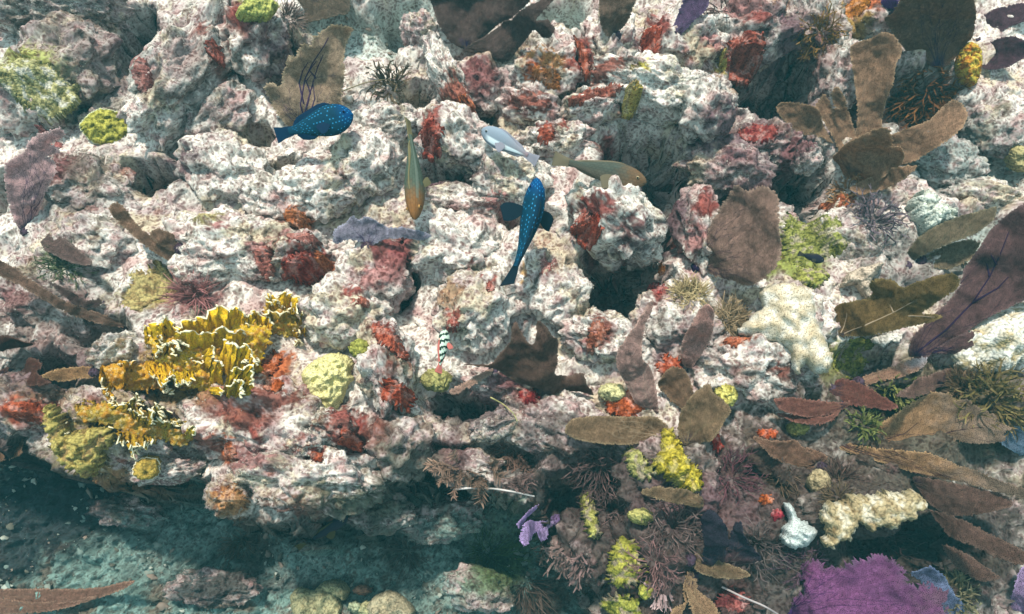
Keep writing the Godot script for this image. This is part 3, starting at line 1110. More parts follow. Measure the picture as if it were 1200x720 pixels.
# ---------- fish
# d: {head:[x,y], tail:[x,y], high, back:[x,y,z in lens axes], deep, wide, sway, paint, label}
func make_strand(px: Array, r0: float, r1: float, tone: Color, label: String, called: String, category: String, off: float) -> void:
	var at := hit(px[0], px[1])
	var pts := PackedVector3Array()
	var line := flat_points(px)
	for k in 25:
		var q := along(line, k / 24.0)
		var p := hit(q.x, q.y)
		pts.append(p - ray(q.x, q.y) * (off + 0.012 * sin(k * 0.5)) - at)
	for s in 3:                                                   # a strand does not follow every bump
		for k in range(1, 24):
			pts[k] = (pts[k - 1] + pts[k] * 2.0 + pts[k + 1]) / 4.0
	var v := PackedVector3Array(); var f := PackedInt32Array()
	tube(v, f, pts, r0, r1, 6)
	var c := PackedColorArray(); c.resize(v.size()); c.fill(tone)
	tag(put(called, commit(v, f, c), M.vein, self, at), label, category)

# ---------- fish
func make_fish(d: Dictionary, id: int) -> void:
	var hp: Vector3 = slope * spot(d.head[0], d.head[1], d.high)
	var tp: Vector3 = slope * spot(d.tail[0], d.tail[1], d.get("tail_high", d.high))
	var len := hp.distance_to(tp)
	var mid := hp.lerp(tp, 0.45)
	var ax := (tp - hp) / len                                    # nose to tail
	var up: Vector3 = (look.x * d.back[0] + look.y * d.back[1] + look.z * d.back[2])
	up = (up - ax * up.dot(ax)).normalized()
	var side := ax.cross(up).normalized()
	var root := thing("fish", d.label, "fish", mid, "fish over the reef")
	var nose := hp - mid
	var sway: float = d.get("sway", 0.0)
	var S := 40; var R := 26
	var v := PackedVector3Array(); var uv := PackedVector2Array(); var f := PackedInt32Array()
	var blen := 0.83
	for i in S + 1:
		var s := i / float(S)
		var hh := _profile(s, d.deep) * len; var hw := _profile(s, d.wide) * len * (1.0 if s > 0.12 else 0.95)
		var cen: Vector3 = nose + ax * (s * blen * len) + side * _sway(s * blen, sway, len) + up * d.get("arch", 0.0) * len * sin(s * PI)
		for j in R + 1:
			var a := TAU * j / R
			var ca := cos(a); var sa := sin(a)
			v.append(cen + up * ca * hh + side * signf(sa) * pow(absf(sa), 0.85) * hw)
			uv.append(Vector2(s, absf(a / PI - 1.0) if false else (a / PI if a <= PI else 2.0 - a / PI)))
	for i in S:
		for j in R:
			var p := i * (R + 1) + j
			f.append_array(PackedInt32Array([p, p + R + 1, p + 1, p + 1, p + R + 1, p + R + 2]))
	var mt := StandardMaterial3D.new()
	mt.albedo_texture = _fish_skin(d.paint, id)
	mt.roughness = 0.7
	mt.metallic_specular = 0.18
	mt.cull_mode = BaseMaterial3D.CULL_DISABLED
	put("body", commit(v, f, PackedColorArray(), uv), mt, root)
	var fm := mat("", 1, 0, 0.6, false, d.fin, 0.15)
	var fin := func(called: String, rows: Array, sideways: float):   # rows of [s, y from, y to] in body lengths, up from the middle line
		var a := PackedVector3Array(); var t := PackedInt32Array()
		for k in rows.size():
			var s: float = rows[k][0]
			var cen: Vector3 = nose + ax * (s * len) + side * _sway(s, sway, len) + up * d.get("arch", 0.0) * len * sin(minf(s / blen, 1.0) * PI)
			for w in [1.0, -1.0]:
				for y in 4:
					var yy: float = lerpf(rows[k][1], rows[k][2], y / 3.0)
					var th := 0.0022 * (1.0 - y / 4.0) + 0.0006
					a.append(cen + up * yy * len + side * (w * th + sideways * y * 0.01 + sin(k * 1.7 + y) * 0.0012))
		for k in rows.size() - 1:
			for y in 3:
				var p := k * 8 + y
				t.append_array(PackedInt32Array([p, p + 1, p + 8, p + 1, p + 9, p + 8]))
				p += 4
				t.append_array(PackedInt32Array([p, p + 8, p + 1, p + 1, p + 8, p + 9]))
			var q := k * 8 + 3
			t.append_array(PackedInt32Array([q, q + 4, q + 8, q + 4, q + 12, q + 8]))
		for y in 3:
			for e in [0, (rows.size() - 1) * 8]:
				var p: int = e + y
				t.append_array(PackedInt32Array([p, p + 4, p + 1, p + 1, p + 4, p + 5]))
		put(called, commit(a, t), fm, root)
	var dp: float = d.deep
	var dorsal := []; var anal := []
	for e in [[0.25, 0.02], [0.31, 0.1], [0.4, 0.15], [0.5, 0.16], [0.6, 0.19], [0.68, 0.2], [0.73, 0.12], [0.76, 0.02]]:
		var b := _profile(e[0] / blen, dp)
		dorsal.append([e[0], b * 0.8, b + e[1] * dp * d.get("fin_tall", 1.0)])
	for e in [[0.5, 0.02], [0.55, 0.14], [0.62, 0.2], [0.69, 0.19], [0.74, 0.04]]:
		var b := _profile(e[0] / blen, dp)
		anal.append([e[0], -b * 0.8, -b - e[1] * dp * d.get("fin_tall", 1.0)])
	fin.call("dorsal_fin", dorsal, 0.0)
	fin.call("anal_fin", anal, 0.0)
	var ts: float = d.get("tail_deep", dp * 0.85)
	var fork: float = d.get("fork", 0.05)
	fin.call("tail_fin", [[0.78, -dp * 0.3, dp * 0.3], [0.83, -dp * 0.33, dp * 0.33], [0.89, -ts * 0.7, ts * 0.7], [0.95, -ts * 0.9, ts * 0.9], [1.0 - fork, -ts * 0.7, ts * 0.7], [1.0, -ts, ts]] if fork <= 0.0 else [[0.78, -dp * 0.3, dp * 0.3], [0.83, -dp * 0.33, dp * 0.33], [0.9, -ts * 0.72, ts * 0.72], [0.96, -ts * 0.92, ts * 0.92], [1.0, -ts, ts]], 0.0)
	# the paired fins, each a thin paddle from behind the gill
	for w in [-1.0, 1.0]:
		var a := PackedVector3Array(); var t := PackedInt32Array()
		var cen: Vector3 = nose + ax * (0.31 * len) + side * (_sway(0.31, sway, len) + w * d.wide * 0.85 * len) - up * dp * 0.18 * len
		var go: Vector3 = (side * w * d.get("spread", 0.45) + ax * (1.0 - 0.6 * d.get("spread", 0.45)) - up * 0.35).normalized()
		var cross := go.cross(side * w + up * 0.2).normalized() if d.get("spread", 0.45) < 0.7 else (ax - go * ax.dot(go)).normalized()
		var pl: float = d.get("paddle", 0.17) * len
		var nn := go.cross(cross).normalized() * 0.0008
		for k in 7:
			var s := k / 6.0
			var wd := pl * (0.16 + 0.32 * sin(minf(s * 1.15, 1.0) * PI * 0.62)) * (1.0 if s < 0.9 else 0.8)
			for x in [-1.0, 1.0]:
				a.append(cen + go * pl * s + cross * wd * x * (1.0 if x < 0 else 0.75) + nn)
				a.append(cen + go * pl * s + cross * wd * x * (1.0 if x < 0 else 0.75) - nn)
		for k in 6:
			var p := k * 4
			t.append_array(PackedInt32Array([p, p + 4, p + 2, p + 2, p + 4, p + 6, p + 1, p + 3, p + 5, p + 3, p + 7, p + 5, p, p + 1, p + 4, p + 1, p + 5, p + 4, p + 2, p + 6, p + 3, p + 3, p + 6, p + 7]))
		t.append_array(PackedInt32Array([24, 25, 26, 25, 27, 26]))
		put("pectoral_fin", commit(a, t), fm, root)
		# eye: a pale ring with a dark pupil
		var es := 0.105
		var ec: Vector3 = nose + ax * (es * len) + side * (_sway(es, sway, len) + w * _profile(es / blen, d.wide) * len * 0.86) + up * _profile(es / blen, dp) * len * 0.34
		var er: float = d.get("eye", 0.018) * len
		for part in [["eye", er, d.get("iris", Color(0.16, 0.15, 0.1))], ["pupil", er * 0.66, Color(0.004, 0.004, 0.006)]]:
			var sm := SphereMesh.new()
			sm.radius = part[1]; sm.height = part[1] * 2.0; sm.radial_segments = 16; sm.rings = 8
			put(part[0], sm, mat("", 1, 0, 0.15, false, part[2]), root, ec + side * w * (0.0 if part[0] == "eye" else er * 0.5))
	# mouth: a short dark slit
	var mv := PackedVector3Array(); var mf := PackedInt32Array()
	var ml := PackedVector3Array()
	for k in 5:
		var t := (k - 2) / 2.0
		ml.append(nose + ax * (0.012 + 0.02 * t * t) * len + side * t * _profile(0.04, d.wide) * len * 1.02 - up * 0.012 * len)
	tube(mv, mf, ml, 0.0011, 0.0011, 5)
	put("mouth", commit(mv, mf), mat("", 1, 0, 0.6, false, (d.fin as Color) * 0.4), root)

func _profile(s: float, deep: float) -> float:                  # half depth of the body, nose to root of tail
	var a := pow(clampf(s / 0.36, 0.0, 1.0), 0.62)
	var b := 1.0 - smoothstep(0.34, 1.0, s) * 0.74
	return deep * (sin(a * PI * 0.5) * b) + 0.0006

func _sway(s: float, sway: float, len: float) -> float:
	return sway * len * (s * s - 0.25 * s)

func _fish_skin(paint: String, id: int) -> ImageTexture:
	var W := 256; var H := 128
	var im := Image.create(W, H, false, Image.FORMAT_RGB8)
	noise("mn", 1.0, 3, FastNoiseLite.TYPE_SIMPLEX_SMOOTH, 98)
	for y in H:
		for x in W:
			var s := x / float(W); var a := y / float(H)
			var n: float = nz.mn.get_noise_2d(s * 9.0 + id * 5.0, a * 6.0)
			var n2: float = nz.mn.get_noise_2d(s * 60.0, a * 40.0)
			# scale rows
			var rowi := floorf(a * 11.0)
			var sx := fposmod(s * 20.0 + (0.5 if int(rowi) % 2 else 0.0), 1.0) - 0.5
			var sy := fposmod(a * 11.0, 1.0) - 0.5
			var sc := 1.0 - 0.22 * smoothstep(0.3, 0.55, sqrt(sx * sx + sy * sy))
			var c := Color.BLACK
			match paint:
				"blue":
					c = Color(0.002, 0.05, 0.1).lerp(Color(0.002, 0.014, 0.045), smoothstep(0.2, 0.0, a) * 0.7 + maxf(0.0, n) * 0.5)
					c = c.lerp(Color(0.0, 0.07, 0.26), smoothstep(0.3, 0.05, s) * 0.8)
					c = c.lerp(Color(0.002, 0.04, 0.07), smoothstep(0.45, 0.9, a) * 0.6)
					var hash_ := fposmod(sin((floorf(s * 20.0 + (0.5 if int(rowi) % 2 else 0.0))) * 12.9 + rowi * 78.2) * 43758.5, 1.0)
					if hash_ > (0.45 if s > 0.16 else 0.2) and s < 0.93: c = c.lerp(Color(0.06, 0.5, 0.95), smoothstep(0.27, 0.1, sqrt(sx * sx + sy * sy * 1.5)) * (0.75 if a > 0.05 else 0.4))
				"olive":
					c = Color(0.085, 0.115, 0.085).lerp(Color(0.16, 0.15, 0.1), smoothstep(0.35, 0.9, a))
					c = c.lerp(Color(0.34, 0.14, 0.035), smoothstep(0.42, 0.12, s + n * 0.1) * 0.85)
					c *= sc * (1.0 + 0.25 * n)
					if absf(a - 0.25) < 0.05 and s > 0.2: c = c.lerp(Color(0.2, 0.24, 0.2), 0.45)
				"tan":
					c = Color(0.085, 0.1, 0.08).lerp(Color(0.2, 0.16, 0.115), smoothstep(0.3, 0.85, a))
					c = c.lerp(Color(0.3, 0.145, 0.06), smoothstep(0.45, 0.1, s + n * 0.1) * 0.6)
					c *= sc * (1.0 + 0.2 * n)
				"gray":
					c = Color(0.19, 0.235, 0.29).lerp(Color(0.2, 0.2, 0.23), smoothstep(0.4, 0.9, s))
					c = c.lerp(Color(0.62, 0.72, 0.76), smoothstep(0.13, 0.06, absf(a - 0.6)) * smoothstep(0.12, 0.25, s) * smoothstep(1.0, 0.75, s))
					c = c.lerp(Color(0.15, 0.18, 0.22), smoothstep(0.07, 0.03, absf(a - 0.76)) * 0.9)
					c = c.lerp(Color(0.66, 0.72, 0.76), smoothstep(0.8, 0.92, a))
					c = c.lerp(Color(0.2, 0.12, 0.13), smoothstep(0.85, 1.0, s) * 0.7)
				"banded":
					var st := sin((s * 34.0 + a * 7.0 + n * 2.0))
					c = Color(0.5, 0.6, 0.5).lerp(Color(0.01, 0.03, 0.02), smoothstep(-0.1, 0.25, st))
					c = c.lerp(Color(0.5, 0.12, 0.1), smoothstep(0.75, 0.9, a) * smoothstep(0.4, 0.6, s))
				"dark":
					c = Color(0.012, 0.012, 0.024).lerp(Color(0.02, 0.02, 0.03), a)
			c *= (1.0 + 0.12 * n2) * (0.58 if paint == "blue" else 0.62 if paint in ["olive", "tan"] else 1.0)
			c = Color(clampf(c.r, 0, 1), clampf(c.g, 0, 1), clampf(c.b, 0, 1)).linear_to_srgb()
			im.set_pixel(x, y, c)
	return ImageTexture.create_from_image(im)

# ---------- the plan: where things are, in plan units read off along and down the slope as the snorkeller sees it
const RED := Color(0.24, 0.05, 0.038)
const DARKRED := Color(0.15, 0.045, 0.05)
const ORANGE := Color(0.42, 0.115, 0.035)
const ROSE := Color(0.36, 0.175, 0.165)
const LIME := Color(0.34, 0.36, 0.10)
const YELLOW := Color(0.50, 0.44, 0.09)
const GREEN := Color(0.13, 0.19, 0.07)
const PLUM := Color(0.13, 0.07, 0.085)  # plum crust tone, also laid in the holes as painted shade
const UMBER := Color(0.10, 0.07, 0.05)
var TINTS := [
	[40, 400, 120, 110, Color(0.15, 0.12, 0.11), 0.0, 0.62], [100, 70, 130, 90, Color(0.25, 0.22, 0.21), 0.0, 0.5], [80, 220, 70, 60, Color(0.2, 0.17, 0.16), 0.0, 0.5], [240, 120, 40, 60, Color(0.24, 0.2, 0.19), 20.0, 0.5], [900, 150, 90, 80, Color(0.2, 0.15, 0.155), 0.0, 0.55], [930, 40, 90, 50, Color(0.26, 0.19, 0.18), 0.0, 0.5], [800, 400, 60, 40, Color(0.27, 0.22, 0.22), 0.0, 0.5], [150, 620, 200, 60, Color(0.085, 0.1, 0.095), 0.0, 0.6], [480, 620, 120, 30, Color(0.11, 0.13, 0.12), 0.0, 0.6], [560, 690, 50, 30, Color(0.2, 0.24, 0.21), 0.0, 0.7], [250, 690, 60, 26, Color(0.13, 0.15, 0.14), 0.0, 0.75],
	[330, 470, 44, 14, RUST, 5.0, 0.8], [405, 505, 34, 18, RUST, 0.0, 0.7], [300, 540, 44, 13, ROSE, 10.0, 0.8], [350, 592, 60, 12, RUST, 0.0, 0.7], [440, 505, 24, 26, RUST, 0.0, 0.7], [420, 590, 50, 18, Color(0.1, 0.1, 0.07), 0.0, 0.8], [250, 520, 30, 14, RUST, 20.0, 0.8], [280, 470, 30, 14, ROSE, 0.0, 0.6],
	[300, 45, 26, 34, RED, 20.0, 0.8], [165, 88, 12, 20, ROSE, 10.0], [252, 62, 9, 10, RED], [262, 85, 8, 10, RED], [45, 90, 34, 26, LIME, 0.0, 0.9], [305, 10, 22, 12, LIME],
	[30, 30, 30, 20, UMBER, 0.0, 0.6], [90, 190, 30, 24, UMBER, 0.0, 0.6], [70, 195, 14, 26, DARKRED, 0.0, 0.8], [120, 60, 60, 24, UMBER, 0.0, 0.45], [230, 95, 16, 30, MAUVE, 30.0], [255, 90, 30, 40, UMBER, 20.0, 0.5],
	[15, 350, 34, 22, DARKRED, 0.0, 0.9], [60, 300, 26, 20, GREEN, 0.0, 0.7], [90, 410, 40, 26, PLUM, 0.0, 0.7], [45, 400, 30, 20, ROSE, 0.0, 0.8], [170, 335, 34, 22, Color(0.36, 0.30, 0.09), -15.0], [225, 345, 36, 16, ROSE, -10.0],
	[310, 305, 12, 22, ROSE, 10.0], [355, 312, 26, 14, RED, -25.0], [350, 282, 18, 9, ROSE], [345, 255, 16, 10, ORANGE], [380, 305, 14, 10, RED], [265, 275, 12, 6, ROSE], [250, 262, 20, 8, Color(0.35, 0.3, 0.13)],
	[460, 300, 20, 46, Color(0.2, 0.06, 0.06), 10.0], [440, 330, 24, 12, ROSE, -30.0], [420, 352, 12, 7, RED], [455, 398, 24, 10, RED, 40.0, 0.8], [466, 440, 12, 22, RUST, 0.0, 0.6], [462, 470, 16, 14, RED, 0.0, 0.7], [408, 490, 14, 12, RED], [395, 470, 10, 8, RUST],
	[320, 430, 16, 26, ORANGE, 10.0], [290, 490, 50, 16, RUST, 15.0, 0.85], [265, 530, 14, 12, ORANGE], [312, 515, 10, 10, RED], [372, 535, 10, 8, RED], [410, 520, 18, 10, RED], [270, 585, 16, 16, Color(0.42, 0.2, 0.07)], [348, 600, 18, 8, RUST], [255, 470, 24, 14, RUST],
	[505, 158, 15, 15, RED], [535, 120, 30, 14, RUST, 30.0], [560, 92, 24, 20, Color(0.18, 0.07, 0.07)], [545, 133, 12, 6, ORANGE], [500, 210, 20, 8, PLUM], [585, 235, 22, 7, ROSE, 20.0], [545, 310, 6, 7, RED], [575, 338, 6, 8, RED], [640, 312, 9, 14, ROSE], [530, 378, 9, 8, RED], [525, 350, 20, 16, Color(0.4, 0.25, 0.15)], [610, 325, 6, 8, Color(0.5, 0.3, 0.12)],
	[640, 88, 24, 9, Color(0.42, 0.2, 0.07), 20.0], [622, 98, 12, 6, ORANGE], [682, 70, 10, 24, RED, -15.0], [672, 92, 12, 8, RED], [620, 125, 26, 10, RUST, 15.0], [702, 106, 30, 9, RUST, -12.0], [640, 155, 11, 11, RED], [660, 148, 9, 8, RED], [715, 160, 24, 10, RED, -10.0], [745, 60, 22, 8, ROSE, 0.0], [752, 190, 50, 40, PLUM, 0.0, 0.8], [780, 245, 30, 50, PLUM, 0.0, 0.8], [160, 45, 22, 50, PLUM, 0.0, 0.8], [535, 205, 52, 16, PLUM, 0.0, 0.6], [330, 80, 24, 46, PLUM, 0.0, 0.7], [200, 190, 60, 26, PLUM, 0.0, 0.6], [505, 540, 44, 30, PLUM, 0.0, 0.9], [741, 114, 9, 8, YELLOW], [847, 76, 7, 7, YELLOW], [690, 270, 24, 12, RED, 35.0], [728, 292, 14, 8, RUST],  # the plum ovals over holes paint shade into their walls
	[765, 42, 9, 24, RED, -20.0], [860, 22, 26, 12, ROSE], [868, 66, 24, 13, RUST, 0.0, 0.7], [900, 10, 20, 12, Color(0.4, 0.2, 0.08)], [880, 40, 12, 10, RED], [830, 62, 14, 8, ROSE], [850, 120, 16, 14, Color(0.5, 0.32, 0.18)],
	[890, 158, 30, 14, RUST, 10.0, 0.7], [855, 190, 20, 12, DARKRED, 0.0, 0.6], [920, 40, 22, 22, PLUM], [925, 100, 46, 40, PLUM, 0.0, 0.8], [820, 245, 12, 22, RED], [810, 285, 10, 14, ROSE], [850, 165, 40, 20, PLUM, 0.0, 0.8], [960, 60, 14, 40, RUST, 0.0, 0.6], [1000, 30, 24, 16, Color(0.34, 0.2, 0.04)], [1010, 8, 20, 10, ORANGE], [930, 175, 20, 18, DARKRED],
	[770, 338, 9, 18, RED], [735, 300, 40, 30, PLUM, 0.0, 0.5], [700, 392, 14, 18, RUST], [690, 402, 10, 10, ROSE], [800, 420, 44, 14, PLUM, 0.0, 0.6], [860, 398, 12, 8, ORANGE, 0.0], [905, 395, 16, 12, ROSE], [912, 440, 20, 14, RED, 0.0, 0.7], [860, 440, 30, 14, ROSE, 0.0, 0.5],
	[690, 535, 50, 30, PLUM, 0.0, 0.8], [590, 445, 24, 14, DARKRED], [620, 463, 16, 12, RED], [560, 470, 40, 18, PLUM, 0.0, 0.8], [640, 500, 60, 30, Color(0.24, 0.2, 0.19), 0.0, 0.6], [530, 530, 26, 20, DARKRED, 0.0, 0.7], [470, 540, 40, 30, Color(0.1, 0.11, 0.08), 0.0, 0.7], [420, 585, 60, 18, Color(0.09, 0.1, 0.06), 0.0, 0.7],
	[845, 515, 14, 14, RED], [875, 550, 34, 16, DARKRED], [800, 600, 60, 30, PLUM, 0.0, 0.8], [860, 620, 30, 40, Color(0.17, 0.14, 0.16), 0.0, 0.7], [760, 660, 30, 30, Color(0.24, 0.13, 0.13), 0.0, 0.8], [905, 590, 24, 10, RUST], [912, 604, 9, 8, RED], [860, 705, 22, 20, Color(0.2, 0.06, 0.07)], [700, 560, 30, 20, UMBER, 0.0, 0.7],
	[940, 285, 40, 36, Color(0.26, 0.3, 0.06), 0.0, 0.9], [990, 420, 26, 28, Color(0.24, 0.25, 0.06), 0.0, 0.9], [1020, 250, 30, 22, Color(0.15, 0.12, 0.14), 0.0, 0.8], [1040, 440, 40, 24, UMBER, 0.0, 0.7], [1150, 460, 60, 40, Color(0.12, 0.1, 0.045), 0.0, 0.8], [960, 560, 50, 30, UMBER, 0.0, 0.8], [1060, 640, 60, 26, PLUM, 0.0, 0.8], [1030, 500, 40, 18, Color(0.16, 0.16, 0.06), 0.0, 0.7],
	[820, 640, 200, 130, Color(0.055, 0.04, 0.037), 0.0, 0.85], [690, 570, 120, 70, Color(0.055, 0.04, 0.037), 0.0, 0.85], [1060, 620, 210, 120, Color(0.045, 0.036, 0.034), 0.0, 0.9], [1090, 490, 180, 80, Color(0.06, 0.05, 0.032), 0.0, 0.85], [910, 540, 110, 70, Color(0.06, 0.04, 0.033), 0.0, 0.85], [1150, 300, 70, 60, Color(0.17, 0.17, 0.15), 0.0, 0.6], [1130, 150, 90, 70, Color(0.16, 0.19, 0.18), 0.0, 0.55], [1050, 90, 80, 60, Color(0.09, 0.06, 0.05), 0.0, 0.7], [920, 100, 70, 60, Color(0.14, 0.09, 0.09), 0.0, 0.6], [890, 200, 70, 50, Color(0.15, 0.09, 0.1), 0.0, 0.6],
	[820, 590, 60, 30, PLUM, 0.0, 0.6], [40, 390, 70, 50, Color(0.2, 0.16, 0.14), 0.0, 0.6], [1060, 300, 60, 60, Color(0.24, 0.22, 0.2), 0.0, 0.6], [560, 480, 70, 40, Color(0.16, 0.12, 0.12), 0.0, 0.6], [480, 560, 60, 40, Color(0.12, 0.12, 0.1), 0.0, 0.6],
	[60, 460, 50, 20, Color(0.2, 0.13, 0.07), 0.0, 0.7], [30, 482, 30, 14, Color(0.34, 0.07, 0.03)], [40, 430, 40, 22, PLUM, 0.0, 0.7], [190, 440, 60, 40, Color(0.32, 0.2, 0.06), 0.0, 0.7], [110, 560, 34, 18, RUST], [200, 575, 40, 12, DARKRED], [100, 520, 50, 40, Color(0.3, 0.25, 0.08), 0.0, 0.7], [225, 430, 40, 40, Color(0.3, 0.2, 0.05), 0.0, 0.7],
	[575, 650, 40, 46, Color(0.075, 0.11, 0.035), 20.0, 0.9], [300, 640, 30, 50, Color(0.08, 0.065, 0.05), 0.0, 0.6], [430, 640, 40, 40, Color(0.1, 0.1, 0.08), 0.0, 0.6], [150, 620, 80, 20, Color(0.08, 0.08, 0.07), 0.0, 0.6], [1120, 180, 60, 40, Color(0.3, 0.34, 0.32), 0.0, 0.6], [1150, 250, 40, 20, Color(0.3, 0.36, 0.36), 0.0, 0.6], [1090, 80, 60, 30, Color(0.09, 0.06, 0.05), 0.0, 0.8],
]
# [x, y, rx, ry, amount, hardness, sandy]
var HOLES := [
	[520, 205, 30, 14, -0.2, 0.5, 0.0], [300, 150, 16, 14, -0.14, 0.5, 0.0], [340, 190, 40, 12, -0.12, 0.5, 0.0], [415, 150, 20, 12, -0.12, 0.5, 0.0], [660, 120, 12, 20, -0.14, 0.5, 0.0], [800, 205, 20, 24, -0.2, 0.5, 0.0], [1000, 130, 30, 40, -0.16, 0.5, 0.0],
	[160, 45, 20, 50, -0.40, 0.6, 0.0], [172, 205, 34, 16, -0.26, 0.5, 0.0], [225, 170, 26, 26, -0.22, 0.5, 0.0], [330, 80, 22, 46, -0.28, 0.5, 0.0], [90, 120, 16, 22, -0.2, 0.5, 0.0], [8, 225, 16, 26, -0.25, 0.5, 0.0],
	[425, 30, 70, 46, -0.13, 0.5, 1.0], [480, 10, 40, 30, -0.12, 0.5, 1.0], [660, 10, 40, 26, -0.12, 0.5, 1.0], [535, 205, 52, 16, -0.24, 0.5, 0.0], [490, 105, 22, 18, -0.15, 0.5, 0.0], [560, 125, 26, 26, -0.16, 0.4, 0.0],
	[752, 185, 42, 34, -0.40, 0.6, 0.0], [780, 240, 28, 50, -0.40, 0.6, 0.0], [728, 330, 58, 50, -0.42, 0.65, 0.0], [905, 98, 50, 38, -0.42, 0.6, 0.0], [945, 75, 22, 40, -0.30, 0.5, 0.0], [930, 200, 34, 30, -0.24, 0.5, 0.0], [955, 215, 26, 40, -0.24, 0.5, 0.0], [860, 215, 30, 20, -0.12, 0.5, 0.0],
	[625, 255, 36, 14, -0.13, 0.5, 0.0], [470, 330, 16, 30, -0.16, 0.5, 0.0], [515, 300, 12, 20, -0.14, 0.5, 0.0], [540, 470, 40, 22, -0.26, 0.5, 0.0], [505, 540, 40, 24, -0.28, 0.5, 0.0], [590, 530, 40, 24, -0.16, 0.5, 0.0],
	[40, 440, 50, 30, -0.14, 0.5, 0.0], [95, 470, 30, 20, -0.10, 0.5, 0.0], [120, 390, 40, 20, -0.12, 0.5, 0.0], [1060, 480, 50, 30, -0.14, 0.5, 0.0], [1070, 640, 90, 34, -0.26, 0.5, 0.0], [1090, 110, 50, 40, -0.18, 0.5, 0.0],
	[1150, 170, 90, 70, -0.12, 0.5, 0.75], [1150, 280, 70, 40, -0.10, 0.5, 0.6], [1190, 470, 30, 30, -0.10, 0.5, 0.0], [870, 590, 70, 50, -0.16, 0.5, 0.0], [690, 590, 60, 40, -0.24, 0.5, 0.0], [660, 690, 60, 60, -0.36, 0.5, 0.5], [1020, 420, 40, 26, -0.1, 0.5, 0.0],
]
var RIM := [[-400, 470], [-100, 500], [-10, 512], [30, 520], [62, 548], [110, 566], [150, 556], [200, 546], [232, 548], [256, 600], [330, 622], [395, 610], [432, 572], [460, 552], [500, 548], [535, 566], [590, 585], [650, 630], [690, 720], [760, 860], [900, 1000], [1800, 1200]]
var FLOOR_TINTS := [[40, 590, 130, 62, Color(0.018, 0.022, 0.028), 0.95], [10, 650, 60, 40, Color(0.03, 0.04, 0.045), 0.8], [290, 645, 34, 50, Color(0.06, 0.05, 0.04), 0.75], [430, 625, 60, 22, Color(0.05, 0.06, 0.055), 0.7], [500, 690, 70, 34, Color(0.3, 0.42, 0.38), 0.6], [460, 650, 40, 26, Color(0.07, 0.075, 0.06), 0.7], [180, 660, 60, 30, Color(0.22, 0.33, 0.3), 0.6], [230, 610, 50, 20, Color(0.17, 0.27, 0.25), 0.6], [360, 660, 44, 20, Color(0.25, 0.36, 0.33), 0.6], [585, 655, 40, 44, Color(0.06, 0.1, 0.03), 0.9], [550, 620, 50, 26, Color(0.2, 0.3, 0.27), 0.6], [250, 690, 60, 24, Color(0.05, 0.055, 0.055), 0.7], [640, 700, 40, 30, Color(0.07, 0.06, 0.05), 0.7]]  # the near-black ovals at the left are shade under the ledge, painted in

